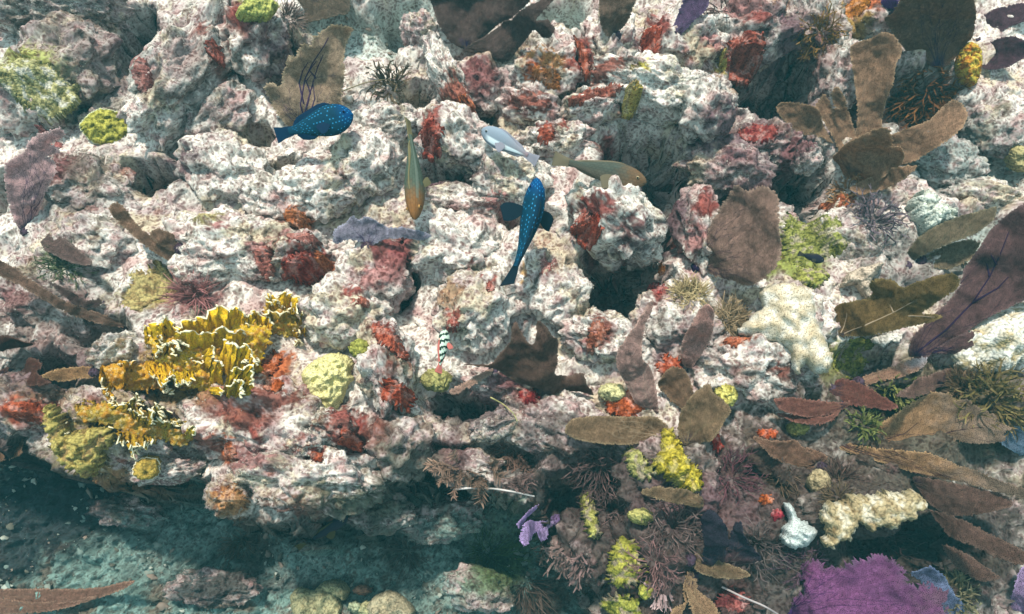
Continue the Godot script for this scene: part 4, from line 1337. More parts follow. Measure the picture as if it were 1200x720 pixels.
# [x, y, across, along, thick, turn, lift, white, red, brown, level, label]
var ROCKS := [
	[228, 82, 44, 104, 0.13, 30, 0.02, 0.12, 0.04, 0.08, 6, "long pale ridge of reef rock right of the narrow dark hole, upper left"],
	[80, 72, 58, 56, 0.11, 15, -0.01, -0.1, 0.0, 0.1, 6, "broad grey-brown reef rock between the photo's upper left corner and the dark hole"],
	[60, 12, 80, 26, 0.10, -5, 0.03, -0.05, -0.05, 0.08, 5, "brownish rock along the top edge, farthest left"],
	[36, 118, 46, 46, 0.13, 10, 0.0, 0.05, 0.06, 0.02, 5, "rounded rock at the left edge carrying the large mottled yellow coral crust"],
	[298, 50, 40, 44, 0.12, 10, 0.02, 0.05, 0.14, 0.05, 5, "red-blotched rock below the small yellow crust at the top edge"],
	[256, 128, 34, 46, 0.07, 25, -0.02, -0.02, 0.05, 0.12, 5, "grey-brown rock on the slope left of the tall olive sea fan"],
	[95, 222, 70, 44, 0.08, 20, -0.04, -0.06, 0.08, 0.1, 6, "brown speckled rock right of the jagged mauve sea fan"],
	[262, 196, 52, 40, 0.08, 20, -0.01, 0.2, -0.1, 0.0, 6, "pale lumpy rock below and left of the spotted blue fish seen from the side"],
	[318, 232, 36, 26, 0.07, 10, 0.0, 0.1, 0.0, 0.06, 5, "white and pink knob just above the orange crust spot"],
	[372, 225, 56, 36, 0.09, -15, 0.0, 0.18, 0.02, -0.02, 6, "cream rock above the blue-grey fan leaf"],
	[268, 292, 86, 42, 0.10, 5, 0.0, 0.2, -0.02, -0.06, 6, "large smooth pale boulder with red blotches on its right end"],
	[428, 195, 38, 42, 0.10, 20, 0.01, 0.16, 0.0, 0.0, 6, "cream rock rising right of the spotted blue fish seen from the side"],
	[455, 150, 46, 24, 0.08, -10, 0.0, 0.1, 0.0, 0.04, 5, "low pale rock above the tail of the upright olive and orange fish"],
	[536, 166, 46, 32, 0.11, 12, 0.03, 0.14, 0.08, 0.0, 6, "pale rock with a red patch, overhanging the dark crevice right of the upright fish"],
	[535, 240, 54, 22, 0.07, 5, -0.03, 0.1, 0.02, 0.02, 5, "pale low rock in front of the dark crevice right of the upright fish"],
	[492, 36, 22, 20, 0.06, 20, 0.0, -0.02, 0.05, 0.02, 5, "small spotted rock knob left of the big dark top fan"],
	[525, 92, 16, 56, 0.08, -28, 0.03, 0.16, 0.04, 0.0, 5, "narrow cream arch of rock under the big dark top fan"],
	[565, 100, 38, 34, 0.08, 0, -0.02, -0.15, 0.2, 0.1, 5, "dark reddish rock below the base of the big dark top fan"],
	[645, 82, 50, 42, 0.12, 5, 0.01, 0.08, 0.1, 0.03, 6, "round rock with curved orange-red crusts below the dark tip of the top fan"],
	[622, 128, 38, 20, 0.07, 15, 0.0, 0.02, 0.16, 0.02, 5, "low red-streaked rock above the pale grey fish"],
	[712, 60, 36, 48, 0.11, 5, 0.0, 0.1, 0.02, 0.02, 5, "pale rock under the brown fan at the top edge, middle"],
	[800, 55, 50, 40, 0.11, 15, 0.01, 0.06, 0.1, 0.02, 6, "pinkish rock carrying the long red finger of crust"],
	[768, 104, 76, 28, 0.10, 16, 0.08, 0.34, -0.1, -0.06, 6, "long white ledge that overhangs the dark hollow, upper right of centre"],
	[828, 130, 32, 32, 0.10, 0, 0.09, 0.32, 0.0, -0.05, 6, "bulbous white and tan end of the long white ledge"],
	[692, 130, 36, 20, 0.09, -10, 0.02, 0.08, 0.12, 0.0, 5, "rock with a rust-red top left of the long white ledge"],
	[655, 165, 42, 20, 0.07, 5, -0.01, 0.12, 0.06, 0.0, 5, "pale rock just above the brown fish that swims to the right"],
	[722, 262, 38, 58, 0.15, -45, 0.06, 0.34, -0.12, -0.08, 6, "big white boulder between the blue fish seen from above and the dark hollow"],
	[595, 208, 46, 34, 0.08, 10, 0.0, 0.2, -0.05, -0.02, 6, "cream rock under the nose of the blue fish seen from above"],
	[530, 290, 58, 40, 0.10, 10, 0.0, 0.2, -0.04, -0.04, 6, "large white rock left of the bent tail of the blue fish"],
	[602, 322, 42, 46, 0.08, 10, -0.01, 0.14, 0.0, 0.0, 6, "pale rock below the tail tip of the blue fish seen from above"],
	[655, 345, 34, 36, 0.08, 10, 0.0, 0.2, -0.04, -0.02, 5, "white rock at the left lip of the big central hollow"],
	[556, 365, 44, 46, 0.11, 0, 0.02, 0.16, 0.0, 0.0, 6, "pale shaggy rock above the small striped fish"],
	[708, 398, 50, 28, 0.08, 18, 0.0, 0.16, 0.04, -0.02, 5, "white rock forming the lower lip of the big central hollow"],
	[440, 322, 44, 42, 0.09, 10, 0.0, 0.04, 0.14, 0.02, 6, "pinkish rock below the blue-grey fan leaf"],
	[405, 368, 52, 40, 0.11, 0, 0.01, 0.18, -0.02, -0.02, 6, "white frosted rock above the pale yellow coral head"],
	[350, 300, 34, 22, 0.08, -25, 0.02, 0.02, 0.2, 0.0, 5, "rock with a dark red face, right of the large smooth boulder"],
	[452, 430, 32, 56, 0.12, -12, 0.02, 0.06, 0.14, 0.02, 6, "steep rock with long red crusts right of the pale yellow coral head"],
	[318, 496, 92, 54, 0.14, 8, -0.02, 0.06, 0.12, 0.0, 6, "big red and white shoulder of rock below the yellow fire coral"],
	[360, 556, 86, 44, 0.14, 5, -0.03, 0.14, 0.02, 0.04, 6, "large whitish brow of the ledge over the dark sandy floor"],
	[274, 582, 28, 24, 0.09, 10, -0.01, 0.08, 0.12, -0.02, 5, "orange-tinted knob hanging at the lowest tip of the ledge"],
	[390, 500, 24, 19, 0.06, 10, 0.08, 0.25, -0.1, -0.05, 5, "small white knob just below the pale yellow coral head"],
	[358, 520, 20, 15, 0.05, 10, 0.08, 0.12, 0.1, -0.1, 5, "small lilac-pink knob left of the white one below the coral head"],
	[138, 412, 32, 20, 0.07, -20, 0.03, 0.3, -0.2, -0.1, 5, "small white crusted rock at the upper left of the fire coral"],
	[232, 410, 66, 48, 0.12, 0, -0.03, -0.05, 0.1, 0.05, 6, "rock under the upper cluster of yellow fire coral"],
	[140, 505, 76, 44, 0.13, 20, -0.02, -0.02, 0.12, 0.06, 6, "rock under the lower cluster of yellow fire coral"],
	[190, 552, 44, 15, 0.06, -5, -0.03, -0.04, 0.12, 0.08, 5, "low brown rock along the ledge lip under the lower fire coral"],
	[60, 345, 66, 44, 0.08, 25, -0.04, -0.02, 0.12, 0.08, 6, "speckled rock under the long thin sea fan seen edge-on"],
	[110, 280, 50, 34, 0.08, 15, -0.03, 0.02, 0.02, 0.06, 6, "mottled rock left of the brown finger-shaped fan"],
	[232, 325, 28, 22, 0.07, 0, 0.0, 0.06, 0.0, 0.02, 5, "small grey rock between the smooth boulder and the pink fuzz"],
	[22, 475, 50, 34, 0.10, 10, -0.04, -0.1, 0.2, 0.1, 5, "dark red rock at the left edge above the shadowed floor"],
	[580, 500, 30, 16, 0.06, -15, 0.0, 0.14, 0.0, 0.02, 5, "small whitish rock above the pale feathery weeds"],
	[648, 498, 66, 38, 0.09, 15, -0.04, -0.06, 0.02, 0.1, 6, "grey-brown rock slope left of the horizontal oval fan blade"],
	[590, 452, 44, 22, 0.08, 10, -0.03, -0.1, 0.2, 0.08, 5, "dark red rock under the ragged dark brown fan"],
	[880, 430, 68, 42, 0.11, 5, -0.01, 0.14, 0.12, 0.0, 6, "white and red rock under the cream coral, right of centre"],
	[800, 378, 54, 42, 0.08, 15, -0.02, 0.04, 0.0, 0.08, 6, "grey rock between the central hollow and the tan anemone"],
	[818, 268, 28, 48, 0.09, -5, 0.0, 0.02, 0.14, 0.02, 5, "purple-red column of rock left of the round veined fan"],
	[850, 196, 50, 32, 0.09, 10, -0.02, -0.08, 0.12, 0.04, 6, "shaded purple rock under the bulbous end of the white ledge"],
	[905, 170, 42, 28, 0.08, 0, -0.02, -0.12, 0.14, 0.06, 5, "dark mauve and rust rock left of the many-lobed brown fan"],
	[880, 36, 52, 40, 0.11, 0, 0.0, 0.0, 0.14, 0.06, 6, "rust and brown rock along the top edge, right of centre"],
	[958, 28, 28, 50, 0.10, -20, 0.0, -0.02, 0.1, 0.06, 5, "spotted rock beside the small round window in the reef"],
	[982, 92, 28, 44, 0.09, 10, 0.0, 0.1, 0.14, 0.0, 5, "pale pink rock behind the tall lobe of the many-lobed fan"],
	[945, 186, 15, 17, 0.05, 0, 0.04, 0.12, 0.0, -0.1, 5, "lilac-capped knob at the left foot of the many-lobed fan"],
	[1020, 15, 36, 30, 0.08, 0, -0.01, -0.1, 0.14, 0.1, 5, "orange-brown rock left of the big brown fan in the top right"],
	[1100, 190, 46, 32, 0.07, 20, -0.07, 0.05, -0.1, 0.02, 5, "teal-grey rubble lump under the right lobe of the many-lobed fan"],
	[1165, 150, 40, 36, 0.07, -10, -0.07, 0.0, -0.1, 0.05, 5, "grey rubble lump near the right edge, upper part"],
	[1150, 232, 46, 20, 0.06, 10, -0.06, 0.16, -0.2, -0.05, 5, "pale sandy rock above the dark olive blade at right"],
	[1000, 282, 44, 34, 0.08, 25, -0.03, 0.1, -0.1, -0.02, 6, "tan rock right of the green lump coral"],
	[1040, 232, 36, 26, 0.06, 0, -0.03, -0.12, 0.0, 0.1, 5, "grey-brown rock under the many-lobed fan"],
	[925, 378, 50, 44, 0.11, 30, 0.0, 0.2, -0.1, -0.1, 6, "tan-white rock that carries the cream coral"],
	[1165, 398, 56, 36, 0.10, -15, 0.0, 0.2, -0.2, -0.1, 6, "bright white rock at the right edge behind the big purple-brown fan"],
	[1150, 475, 56, 40, 0.10, 10, -0.04, -0.2, 0.0, 0.2, 6, "brown-green rock at the right edge behind the jagged pale fan"],
	[1000, 600, 74, 30, 0.10, -8, 0.0, 0.05, -0.1, -0.05, 6, "rock under the tan plate coral, lower right"],
	[790, 560, 70, 54, 0.13, 10, -0.04, -0.12, 0.12, 0.12, 6, "rock under the bright yellow lobed coral, lower right of centre"],
	[765, 655, 56, 70, 0.16, -10, -0.08, -0.12, 0.1, 0.14, 6, "weedy rock column at the bottom, right of centre"],
	[870, 610, 56, 46, 0.11, 10, -0.05, -0.15, 0.06, 0.1, 6, "dark grey rock behind the violet-sided fan at the bottom"],
	[930, 655, 40, 28, 0.07, 0, -0.06, 0.02, -0.1, 0.06, 5, "grey-green rock between the white lump and the magenta fan"],
	[865, 705, 34, 26, 0.09, 0, -0.06, -0.1, 0.3, 0.04, 5, "dark red rock at the bottom edge left of the magenta fan"],
	[1150, 690, 44, 36, 0.09, 0, -0.10, 0.02, -0.1, 0.06, 5, "grey-green rock in the bottom right corner"],
	[1050, 545, 60, 26, 0.08, 10, -0.08, -0.2, 0.05, 0.16, 5, "dark weedy rock under the jagged pale fan"],
	[445, 600, 40, 24, 0.07, 0, -0.22, -0.12, 0.0, 0.12, 5, "dark rock on the shaded floor right of the ledge brow"],
	[470, 520, 40, 40, 0.11, 0, -0.05, -0.15, 0.08, 0.14, 6, "dark rock face between the ledge brow and the deep crevice"],
	[545, 548, 44, 22, 0.08, 5, -0.07, -0.15, 0.1, 0.14, 5, "dark rock that the pale feathery weeds grow on"],
	[150, 600, 40, 18, 0.07, 5, -0.40, -0.4, 0.0, 0.2, 5, "dark low rock on the shaded floor below the left fire coral"],
	[520, 610, 46, 24, 0.08, -8, -0.36, -0.35, 0.0, 0.2, 5, "mottled low rock on the floor right of the slim black fish"],
	[560, 690, 40, 24, 0.07, 10, -0.40, -0.25, -0.1, 0.14, 5, "mottled low rock on the floor at the bottom, left of the mossy green weed"],
	[250, 690, 50, 20, 0.06, 0, -0.48, -0.4, 0.0, 0.2, 5, "low dark rock at the bottom edge between the left blades and the tan lobes"],
	[690, 640, 40, 44, 0.12, -15, -0.12, -0.15, 0.12, 0.14, 5, "dark rock behind the drooping mauve weeds"],
]
const OLIVE := Color(0.13, 0.095, 0.055)
const BARK := Color(0.10, 0.065, 0.045)
const DUSK := Color(0.062, 0.042, 0.036)
const SEPIA := Color(0.145, 0.105, 0.06)
const MOUSE := Color(0.27, 0.185, 0.155)
var FANS := [
	{"label": "tall olive sea fan with a dark purple net, behind the side-on blue fish", "base": [358, 150], "lobes": [[340, 148, 322, 130, 309, 104, 318, 97, 328, 102, 331, 88, 338, 66, 347, 68, 350, 58, 356, 50, 363, 53, 368, 42, 378, 36, 392, 29, 408, 31, 414, 36, 409, 46, 404, 60, 404, 80, 402, 100, 400, 120, 397, 140, 370, 152]], "tone": Color(0.25, 0.2, 0.135), "rag": 0.007, "veins": 2, "lines": [[360, 146, 352, 120, 357, 95, 366, 75, 378, 55, 386, 42], [357, 130, 365, 105, 372, 80, 380, 60], [356, 120, 350, 100, 354, 85, 362, 72], [364, 112, 358, 98, 366, 88], [370, 95, 362, 85, 372, 70], [362, 135, 369, 115, 365, 95]], "vein_tone": Color(0.045, 0.02, 0.06), "line_width": 0.0028, "rise": 32},
	{"label": "big dark brown sea fan with a purple base at the top edge, left of centre", "base": [548, 54], "lobes": [[545, 54, 528, 45, 511, 20, 500, -20, 560, -40, 645, -30, 618, 5, 600, 20, 585, 26, 572, 38, 558, 54], [552, 54, 572, 40, 588, 26, 602, 22, 618, 8, 650, -6, 641, 10, 636, 20, 648, 20, 660, 28, 655, 38, 642, 43, 632, 32, 622, 40, 608, 56, 598, 70, 575, 64]], "tone": Color(0.07, 0.052, 0.045), "veins": 5, "base_tone": Color(0.05, 0.03, 0.14), "rise": 24, "rag": 0.003, "edge": 0.35},
	{"label": "brown sea fan at the top edge, right of the big dark one", "base": [722, 42], "lobes": [[715, 42, 705, 32, 702, 8, 706, -20, 748, -20, 741, 10, 732, 30]], "tone": Color(0.12, 0.09, 0.065), "veins": 3},
	{"label": "broad brown sea fan with dark ribs, top right, above the yellow-orange lump", "base": [1098, 74], "lobes": [[1090, 74, 1064, 64, 1057, 52, 1040, 30, 1037, 22, 1046, 14, 1052, 0, 1075, -25, 1130, -25, 1142, 0, 1145, 20, 1140, 45, 1130, 58, 1110, 73]], "tone": Color(0.125, 0.078, 0.047), "veins": 7, "vein_tone": Color(0.035, 0.018, 0.04), "base_tone": Color(0.07, 0.035, 0.13), "rise": 30, "edge": 0.3},
	{"label": "dark purple-brown fan with two lobes at the right edge, topmost", "base": [1146, 50], "lobes": [[1146, 46, 1148, 24, 1165, 10, 1200, 0, 1228, 8, 1210, 22, 1185, 30, 1165, 42], [1147, 54, 1165, 44, 1185, 42, 1202, 50, 1198, 62, 1180, 78, 1160, 82, 1147, 76]], "tone": Color(0.062, 0.035, 0.045), "veins": 3, "edge": 0.35, "rise": 18},
	{"label": "many-lobed brown sea fan with one tall lobe and one long right lobe, upper right", "base": [1004, 196], "lobes": [[1000, 170, 1004, 150, 1005, 125, 1000, 90, 996, 60, 1000, 52, 1020, 46, 1035, 38, 1048, 42, 1058, 56, 1056, 66, 1050, 76, 1048, 95, 1040, 115, 1034, 140, 1032, 168, 1012, 172], [988, 180, 978, 165, 965, 140, 958, 128, 968, 112, 972, 118, 978, 128, 985, 128, 993, 126, 1000, 140, 1006, 170], [978, 126, 976, 112, 982, 104, 990, 114, 993, 124, 986, 132], [980, 170, 960, 160, 940, 158, 925, 145, 916, 132, 922, 123, 945, 122, 958, 128, 968, 146], [1028, 170, 1045, 158, 1070, 148, 1090, 140, 1105, 125, 1118, 116, 1130, 121, 1136, 134, 1128, 150, 1110, 165, 1090, 178, 1070, 190, 1050, 194, 1034, 186], [982, 215, 973, 190, 985, 175, 1000, 162, 1020, 153, 1035, 152, 1042, 165, 1038, 178, 1048, 180, 1052, 190, 1048, 200, 1030, 210, 1010, 216, 996, 222], [1000, 222, 1020, 208, 1050, 198, 1076, 195, 1060, 208, 1035, 217, 1010, 228]], "tone": Color(0.205, 0.138, 0.085), "veins": 4, "vein_tone": Color(0.22, 0.15, 0.1), "rise": 26, "rag": 0.004, "bend": 0.02},
	{"label": "round veined brown-mauve sea fan beside the green lump coral", "base": [816, 314], "lobes": [[810, 312, 820, 290, 830, 268, 840, 245, 852, 228, 858, 218, 868, 228, 880, 224, 892, 220, 905, 226, 912, 236, 918, 256, 921, 280, 922, 300, 912, 312, 900, 322, 880, 331, 862, 326, 840, 322, 824, 320]], "tone": Color(0.18, 0.125, 0.095), "veins": 7, "vein_tone": Color(0.045, 0.025, 0.04), "rag": 0.007, "rise": 30, "base_tone": Color(0.03, 0.015, 0.06)},
	{"label": "jagged pale mauve sea fan at the left edge", "base": [30, 272], "lobes": [[26, 272, 14, 255, 8, 235, 5, 205, 6, 190, 18, 185, 28, 180, 33, 168, 45, 158, 58, 154, 70, 150, 76, 158, 70, 166, 58, 172, 66, 176, 70, 182, 56, 186, 64, 193, 66, 200, 60, 212, 54, 225, 48, 240, 41, 264]], "tone": Color(0.36, 0.26, 0.25), "veins": 3, "rag": 0.005, "vein_tone": Color(0.07, 0.04, 0.09), "rise": 30, "edge": 0.5},
	{"label": "brown finger-shaped fan leaning left, above the flat yellow crust", "base": [210, 292], "lobes": [[199, 306, 180, 296, 160, 280, 140, 262, 128, 248, 130, 240, 138, 238, 148, 246, 156, 258, 168, 270, 180, 278, 194, 286, 207, 296], [200, 294, 184, 286, 174, 274, 184, 268, 198, 272, 214, 280, 221, 288, 214, 298]], "tone": Color(0.15, 0.1, 0.065), "veins": 1, "rise": 28},
	{"label": "long thin sea fan seen edge-on, sloping down to the right at the left edge", "base": [146, 380], "lobes": [[-12, 300, 20, 316, 45, 334, 70, 350, 95, 360, 120, 368, 144, 374, 142, 384, 110, 378, 80, 368, 50, 352, 25, 336, -14, 316]], "tone": Color(0.13, 0.085, 0.06), "veins": 1, "rise": 16, "bend": 0.012, "edge": 0.8},
	{"label": "short dark fan blade lying beside the long edge-on fan", "base": [120, 354], "lobes": [[56, 330, 80, 340, 100, 352, 118, 350, 114, 360, 95, 360, 74, 348]], "tone": DUSK, "veins": 1, "rise": 12, "edge": 0.9, "bend": 0.01},
	{"label": "blue-grey leaf-like fan lying on the rock in the middle left", "base": [430, 290], "lobes": [[392, 286, 391, 270, 404, 262, 412, 253, 420, 258, 428, 254, 436, 256, 448, 264, 455, 268, 470, 267, 490, 270, 506, 276, 495, 282, 470, 280, 455, 281, 442, 285, 432, 292, 424, 284, 408, 282]], "tone": Color(0.2, 0.2, 0.24), "veins": 3, "rise": 14, "bend": 0.012, "vein_tone": Color(0.06, 0.04, 0.1)},
	{"label": "ragged dark brown sea fan with three points, centre below the white rocks", "base": [632, 458], "lobes": [[626, 460, 600, 447, 570, 437, 548, 434, 545, 429, 565, 426, 585, 416, 598, 404, 600, 388, 606, 382, 612, 392, 620, 400, 626, 398, 630, 376, 640, 380, 648, 392, 654, 400, 652, 420, 648, 430, 665, 444, 684, 440, 688, 452, 696, 464, 675, 468, 650, 464]], "tone": Color(0.095, 0.06, 0.044), "veins": 4, "rise": 34, "rag": 0.003},
	{"label": "narrow pale brown fan blade under the small striped fish", "base": [578, 436], "lobes": [[526, 458, 545, 448, 562, 438, 577, 432, 574, 440, 560, 448, 545, 457, 532, 463]], "tone": Color(0.25, 0.17, 0.13), "veins": 1, "rise": 14, "bend": 0.01},
	{"label": "tall pointed mauve-brown blade below the big central hollow", "base": [764, 482], "lobes": [[760, 482, 744, 468, 732, 448, 722, 426, 724, 408, 735, 392, 748, 374, 760, 358, 766, 352, 764, 366, 756, 380, 752, 400, 752, 415, 762, 430, 768, 450, 771, 480]], "tone": MOUSE, "veins": 2, "rise": 34, "rag": 0.002, "bend": 0.015},
	{"label": "pinkish oval fan blade under the tan anemone", "base": [804, 436], "lobes": [[801, 434, 797, 418, 800, 400, 808, 384, 818, 366, 828, 357, 837, 362, 836, 385, 830, 405, 818, 422, 808, 435]], "tone": Color(0.33, 0.21, 0.175), "veins": 2, "rise": 32, "rag": 0.002, "bend": 0.012},
	{"label": "small brown oval fan between the pointed blade and the pinkish oval one", "base": [806, 480], "lobes": [[804, 478, 790, 473, 776, 462, 774, 452, 784, 440, 795, 436, 806, 440, 812, 455, 812, 476]], "tone": Color(0.15, 0.1, 0.06), "veins": 2, "rise": 26},
	{"label": "horizontal olive-brown oval blade pointing left, right of centre", "base": [784, 512], "lobes": [[785, 514, 772, 519, 740, 522, 700, 520, 680, 516, 668, 508, 668, 500, 680, 491, 705, 488, 740, 489, 770, 489, 783, 500]], "tone": SEPIA, "veins": 5, "vein_tone": Color(0.28, 0.21, 0.14), "rise": 18, "rag": 0.003, "edge": 0.8},
	{"label": "brown forked fan beside the small yellow coral, lower right of centre", "base": [808, 516], "lobes": [[802, 516, 796, 498, 800, 480, 806, 470, 812, 462, 824, 454, 832, 452, 836, 462, 848, 470, 857, 482, 852, 490, 846, 500, 840, 508, 826, 515, 813, 520]], "tone": SEPIA, "veins": 4, "rise": 30, "rag": 0.003},
	{"label": "small brown blade under the bright yellow lobed coral", "base": [823, 592], "lobes": [[822, 596, 800, 591, 775, 586, 755, 580, 758, 574, 770, 570, 790, 571, 810, 576, 823, 585]], "tone": SEPIA, "veins": 2, "rise": 18},
	{"label": "purple-brown fan with a violet right side, bottom right of centre", "base": [850, 664], "lobes": [[820, 661, 822, 630, 820, 602, 830, 592, 845, 598, 848, 615, 850, 640, 868, 655, 852, 664], [855, 662, 858, 640, 864, 610, 875, 606, 885, 636, 893, 655, 872, 660]], "tone": Color(0.1, 0.06, 0.065), "tip_tone": Color(0.075, 0.07, 0.1), "tip_at": 0.12, "veins": 2, "rise": 22},
	{"label": "brown fan blade with a pale tip pointing right, bottom right of centre", "base": [808, 656], "lobes": [[808, 652, 820, 649, 850, 660, 872, 668, 880, 675, 865, 679, 840, 678, 820, 672, 811, 664]], "tone": OLIVE, "veins": 2, "rise": 18, "edge": 0.9},
	{"label": "two-lobed tan-brown fan at the bottom edge, right of centre", "base": [811, 676], "lobes": [[776, 730, 790, 712, 803, 705, 800, 690, 806, 672, 814, 672, 813, 690, 800, 718, 794, 735], [806, 690, 814, 676, 818, 692, 832, 702, 840, 714, 846, 730, 812, 722]], "tone": Color(0.2, 0.14, 0.08), "veins": 3, "rise": 12},
	{"label": "large brown sea fan with a jagged pale right end, lower right", "base": [972, 514], "lobes": [[972, 514, 985, 496, 1005, 498, 1028, 497, 1045, 488, 1062, 476, 1078, 466, 1092, 460, 1112, 462, 1120, 470, 1134, 468, 1145, 476, 1168, 488, 1172, 494, 1188, 502, 1178, 508, 1182, 516, 1165, 520, 1145, 520, 1125, 518, 1112, 522, 1095, 530, 1078, 532, 1020, 527], [974, 517, 1020, 525, 1078, 530, 1095, 533, 1120, 545, 1150, 555, 1180, 566, 1220, 578, 1220, 592, 1180, 580, 1150, 573, 1125, 566, 1100, 562, 1060, 553, 1020, 540, 990, 530]], "tone": Color(0.25, 0.165, 0.085), "tip_tone": Color(0.42, 0.3, 0.22), "tip_at": 0.36, "veins": 3, "lines": [[978, 514, 1030, 518, 1062, 508, 1085, 488], [1032, 516, 1034, 508], [978, 516, 1040, 522, 1090, 524], [1060, 524, 1120, 505, 1160, 500]], "vein_tone": Color(0.06, 0.03, 0.03), "rise": 26, "rag": 0.005, "base_tone": Color(0.05, 0.035, 0.1)},
	{"label": "dark brown drooping fan blades below the jagged pale fan", "base": [1068, 566], "lobes": [[1070, 560, 1100, 563, 1150, 573, 1180, 582, 1186, 594, 1162, 601, 1130, 605, 1105, 602, 1084, 584], [1092, 600, 1130, 610, 1160, 626, 1196, 643, 1214, 655, 1190, 661, 1150, 645, 1112, 628], [1104, 638, 1130, 647, 1160, 668, 1173, 678, 1150, 682, 1120, 664]], "tone": Color(0.085, 0.055, 0.042), "veins": 2, "rise": 12, "edge": 0.5},
	{"label": "olive-brown sea fan with pale branching veins at the right, above the curled thin blade", "base": [986, 396], "lobes": [[986, 394, 978, 380, 972, 368, 976, 360, 1000, 354, 1018, 350, 1020, 332, 1030, 326, 1045, 328, 1060, 336, 1075, 330, 1100, 322, 1120, 320, 1126, 326, 1122, 338, 1105, 350, 1088, 362, 1080, 368, 1098, 368, 1104, 372, 1090, 378, 1060, 384, 1020, 391]], "tone": Color(0.11, 0.08, 0.032), "bare": true, "lines": [[990, 391, 1020, 378, 1048, 366, 1084, 346], [1048, 366, 1042, 356], [1020, 378, 1030, 373], [986, 390, 990, 375, 992, 366], [1064, 371, 1080, 371, 1100, 371]], "vein_tone": Color(0.3, 0.23, 0.16), "rise": 24, "rag": 0.004},
	{"label": "dark olive blade in front of the white rubble, right side", "base": [1062, 312], "lobes": [[1060, 312, 1062, 298, 1075, 280, 1095, 266, 1125, 254, 1155, 246, 1168, 242, 1166, 254, 1160, 262, 1140, 276, 1115, 285, 1085, 298]], "tone": Color(0.11, 0.095, 0.06), "veins": 2, "rise": 22, "rag": 0.003},
	{"label": "thin see-through olive blade just under the dark olive blade at right", "base": [1080, 306], "lobes": [[1082, 304, 1110, 287, 1140, 280, 1151, 286, 1141, 303, 1112, 316, 1092, 314]], "tone": Color(0.15, 0.125, 0.08), "veins": 1, "rise": 16},
	{"label": "very large purple-brown sea fan with one dark midrib at the right edge", "base": [1074, 416], "lobes": [[1066, 416, 1070, 396, 1090, 373, 1110, 355, 1125, 335, 1130, 315, 1148, 290, 1162, 268, 1180, 252, 1205, 236, 1235, 230, 1240, 350, 1205, 352, 1180, 362, 1155, 374, 1135, 388, 1120, 400, 1100, 411, 1082, 420], [1092, 412, 1120, 394, 1146, 387, 1153, 396, 1140, 405, 1122, 414]], "tone": Color(0.085, 0.052, 0.05), "veins": 3, "lines": [[1076, 412, 1110, 386, 1140, 355, 1160, 325, 1175, 292, 1184, 268], [1140, 355, 1170, 338, 1185, 322], [1160, 325, 1156, 305], [1168, 310, 1160, 296]], "line_width": 0.0034, "vein_tone": Color(0.02, 0.01, 0.03), "rise": 28, "base_tone": Color(0.045, 0.03, 0.07)},
	{"label": "thin curled brown blade with a frilled white tip, right side", "base": [1006, 448], "lobes": [[1003, 447, 1020, 438, 1045, 430, 1065, 422, 1086, 419, 1082, 431, 1060, 441, 1035, 447, 1015, 451]], "tone": Color(0.24, 0.15, 0.1), "tip_tone": Color(0.6, 0.56, 0.6), "tip_at": 0.19, "veins": 1, "rise": 16, "rag": 0.005, "bend": 0.012},
	{"label": "reddish-brown curled blade pointing right, above the jagged pale fan", "base": [974, 456], "lobes": [[973, 446, 990, 444, 1015, 452, 1035, 465, 1053, 476, 1040, 481, 1015, 477, 995, 475, 975, 464]], "tone": Color(0.1, 0.042, 0.032), "veins": 1, "rise": 12, "edge": 0.8},
	{"label": "layered reddish-brown blades left of the jagged pale fan", "base": [984, 476], "lobes": [[905, 468, 930, 466, 955, 470, 985, 472, 1002, 468, 990, 479, 965, 487, 940, 489, 914, 481], [912, 484, 940, 488, 965, 490, 982, 482, 975, 494, 950, 500, 925, 495]], "tone": Color(0.13, 0.06, 0.045), "veins": 1, "rise": 10, "edge": 0.95, "bend": 0.012},
	{"label": "brown folded fan with a pale scrap on it, above the tan plate coral", "base": [962, 548], "lobes": [[886, 514, 905, 516, 935, 517, 946, 528, 968, 540, 946, 550, 925, 546, 905, 536], [930, 530, 948, 526, 972, 536, 962, 552, 945, 552]], "tone": Color(0.15, 0.09, 0.058), "veins": 2, "rise": 12, "edge": 0.8, "bend": 0.015},
	{"label": "vivid magenta-purple sea fan at the bottom edge, right", "base": [922, 716], "lobes": [[925, 732, 930, 704, 948, 692, 942, 680, 940, 664, 950, 656, 965, 658, 976, 666, 1000, 660, 1025, 650, 1045, 652, 1055, 662, 1066, 672, 1063, 684, 1085, 686, 1102, 690, 1111, 700, 1102, 711, 1112, 714, 1095, 735, 1000, 745]], "tone": Color(0.15, 0.06, 0.145), "tip_tone": Color(0.23, 0.125, 0.19), "tip_at": 0.4, "veins": 6, "vein_tone": Color(0.05, 0.015, 0.07), "rise": 22, "rag": 0.014, "base_tone": Color(0.05, 0.02, 0.1), "edge_tone": Color(0.3, 0.19, 0.3)},
	{"label": "slate-blue fan right of the vivid magenta fan", "base": [1112, 738], "lobes": [[1066, 668, 1078, 664, 1090, 658, 1105, 672, 1115, 690, 1131, 715, 1130, 738, 1098, 738, 1088, 692]], "tone": Color(0.095, 0.125, 0.2), "veins": 2, "rise": 22, "rag": 0.005},
	{"label": "lilac fan in the bottom right corner", "base": [1196, 734], "lobes": [[1181, 732, 1188, 690, 1196, 668, 1216, 658, 1226, 732]], "tone": Color(0.2, 0.15, 0.25), "veins": 1, "rise": 20},
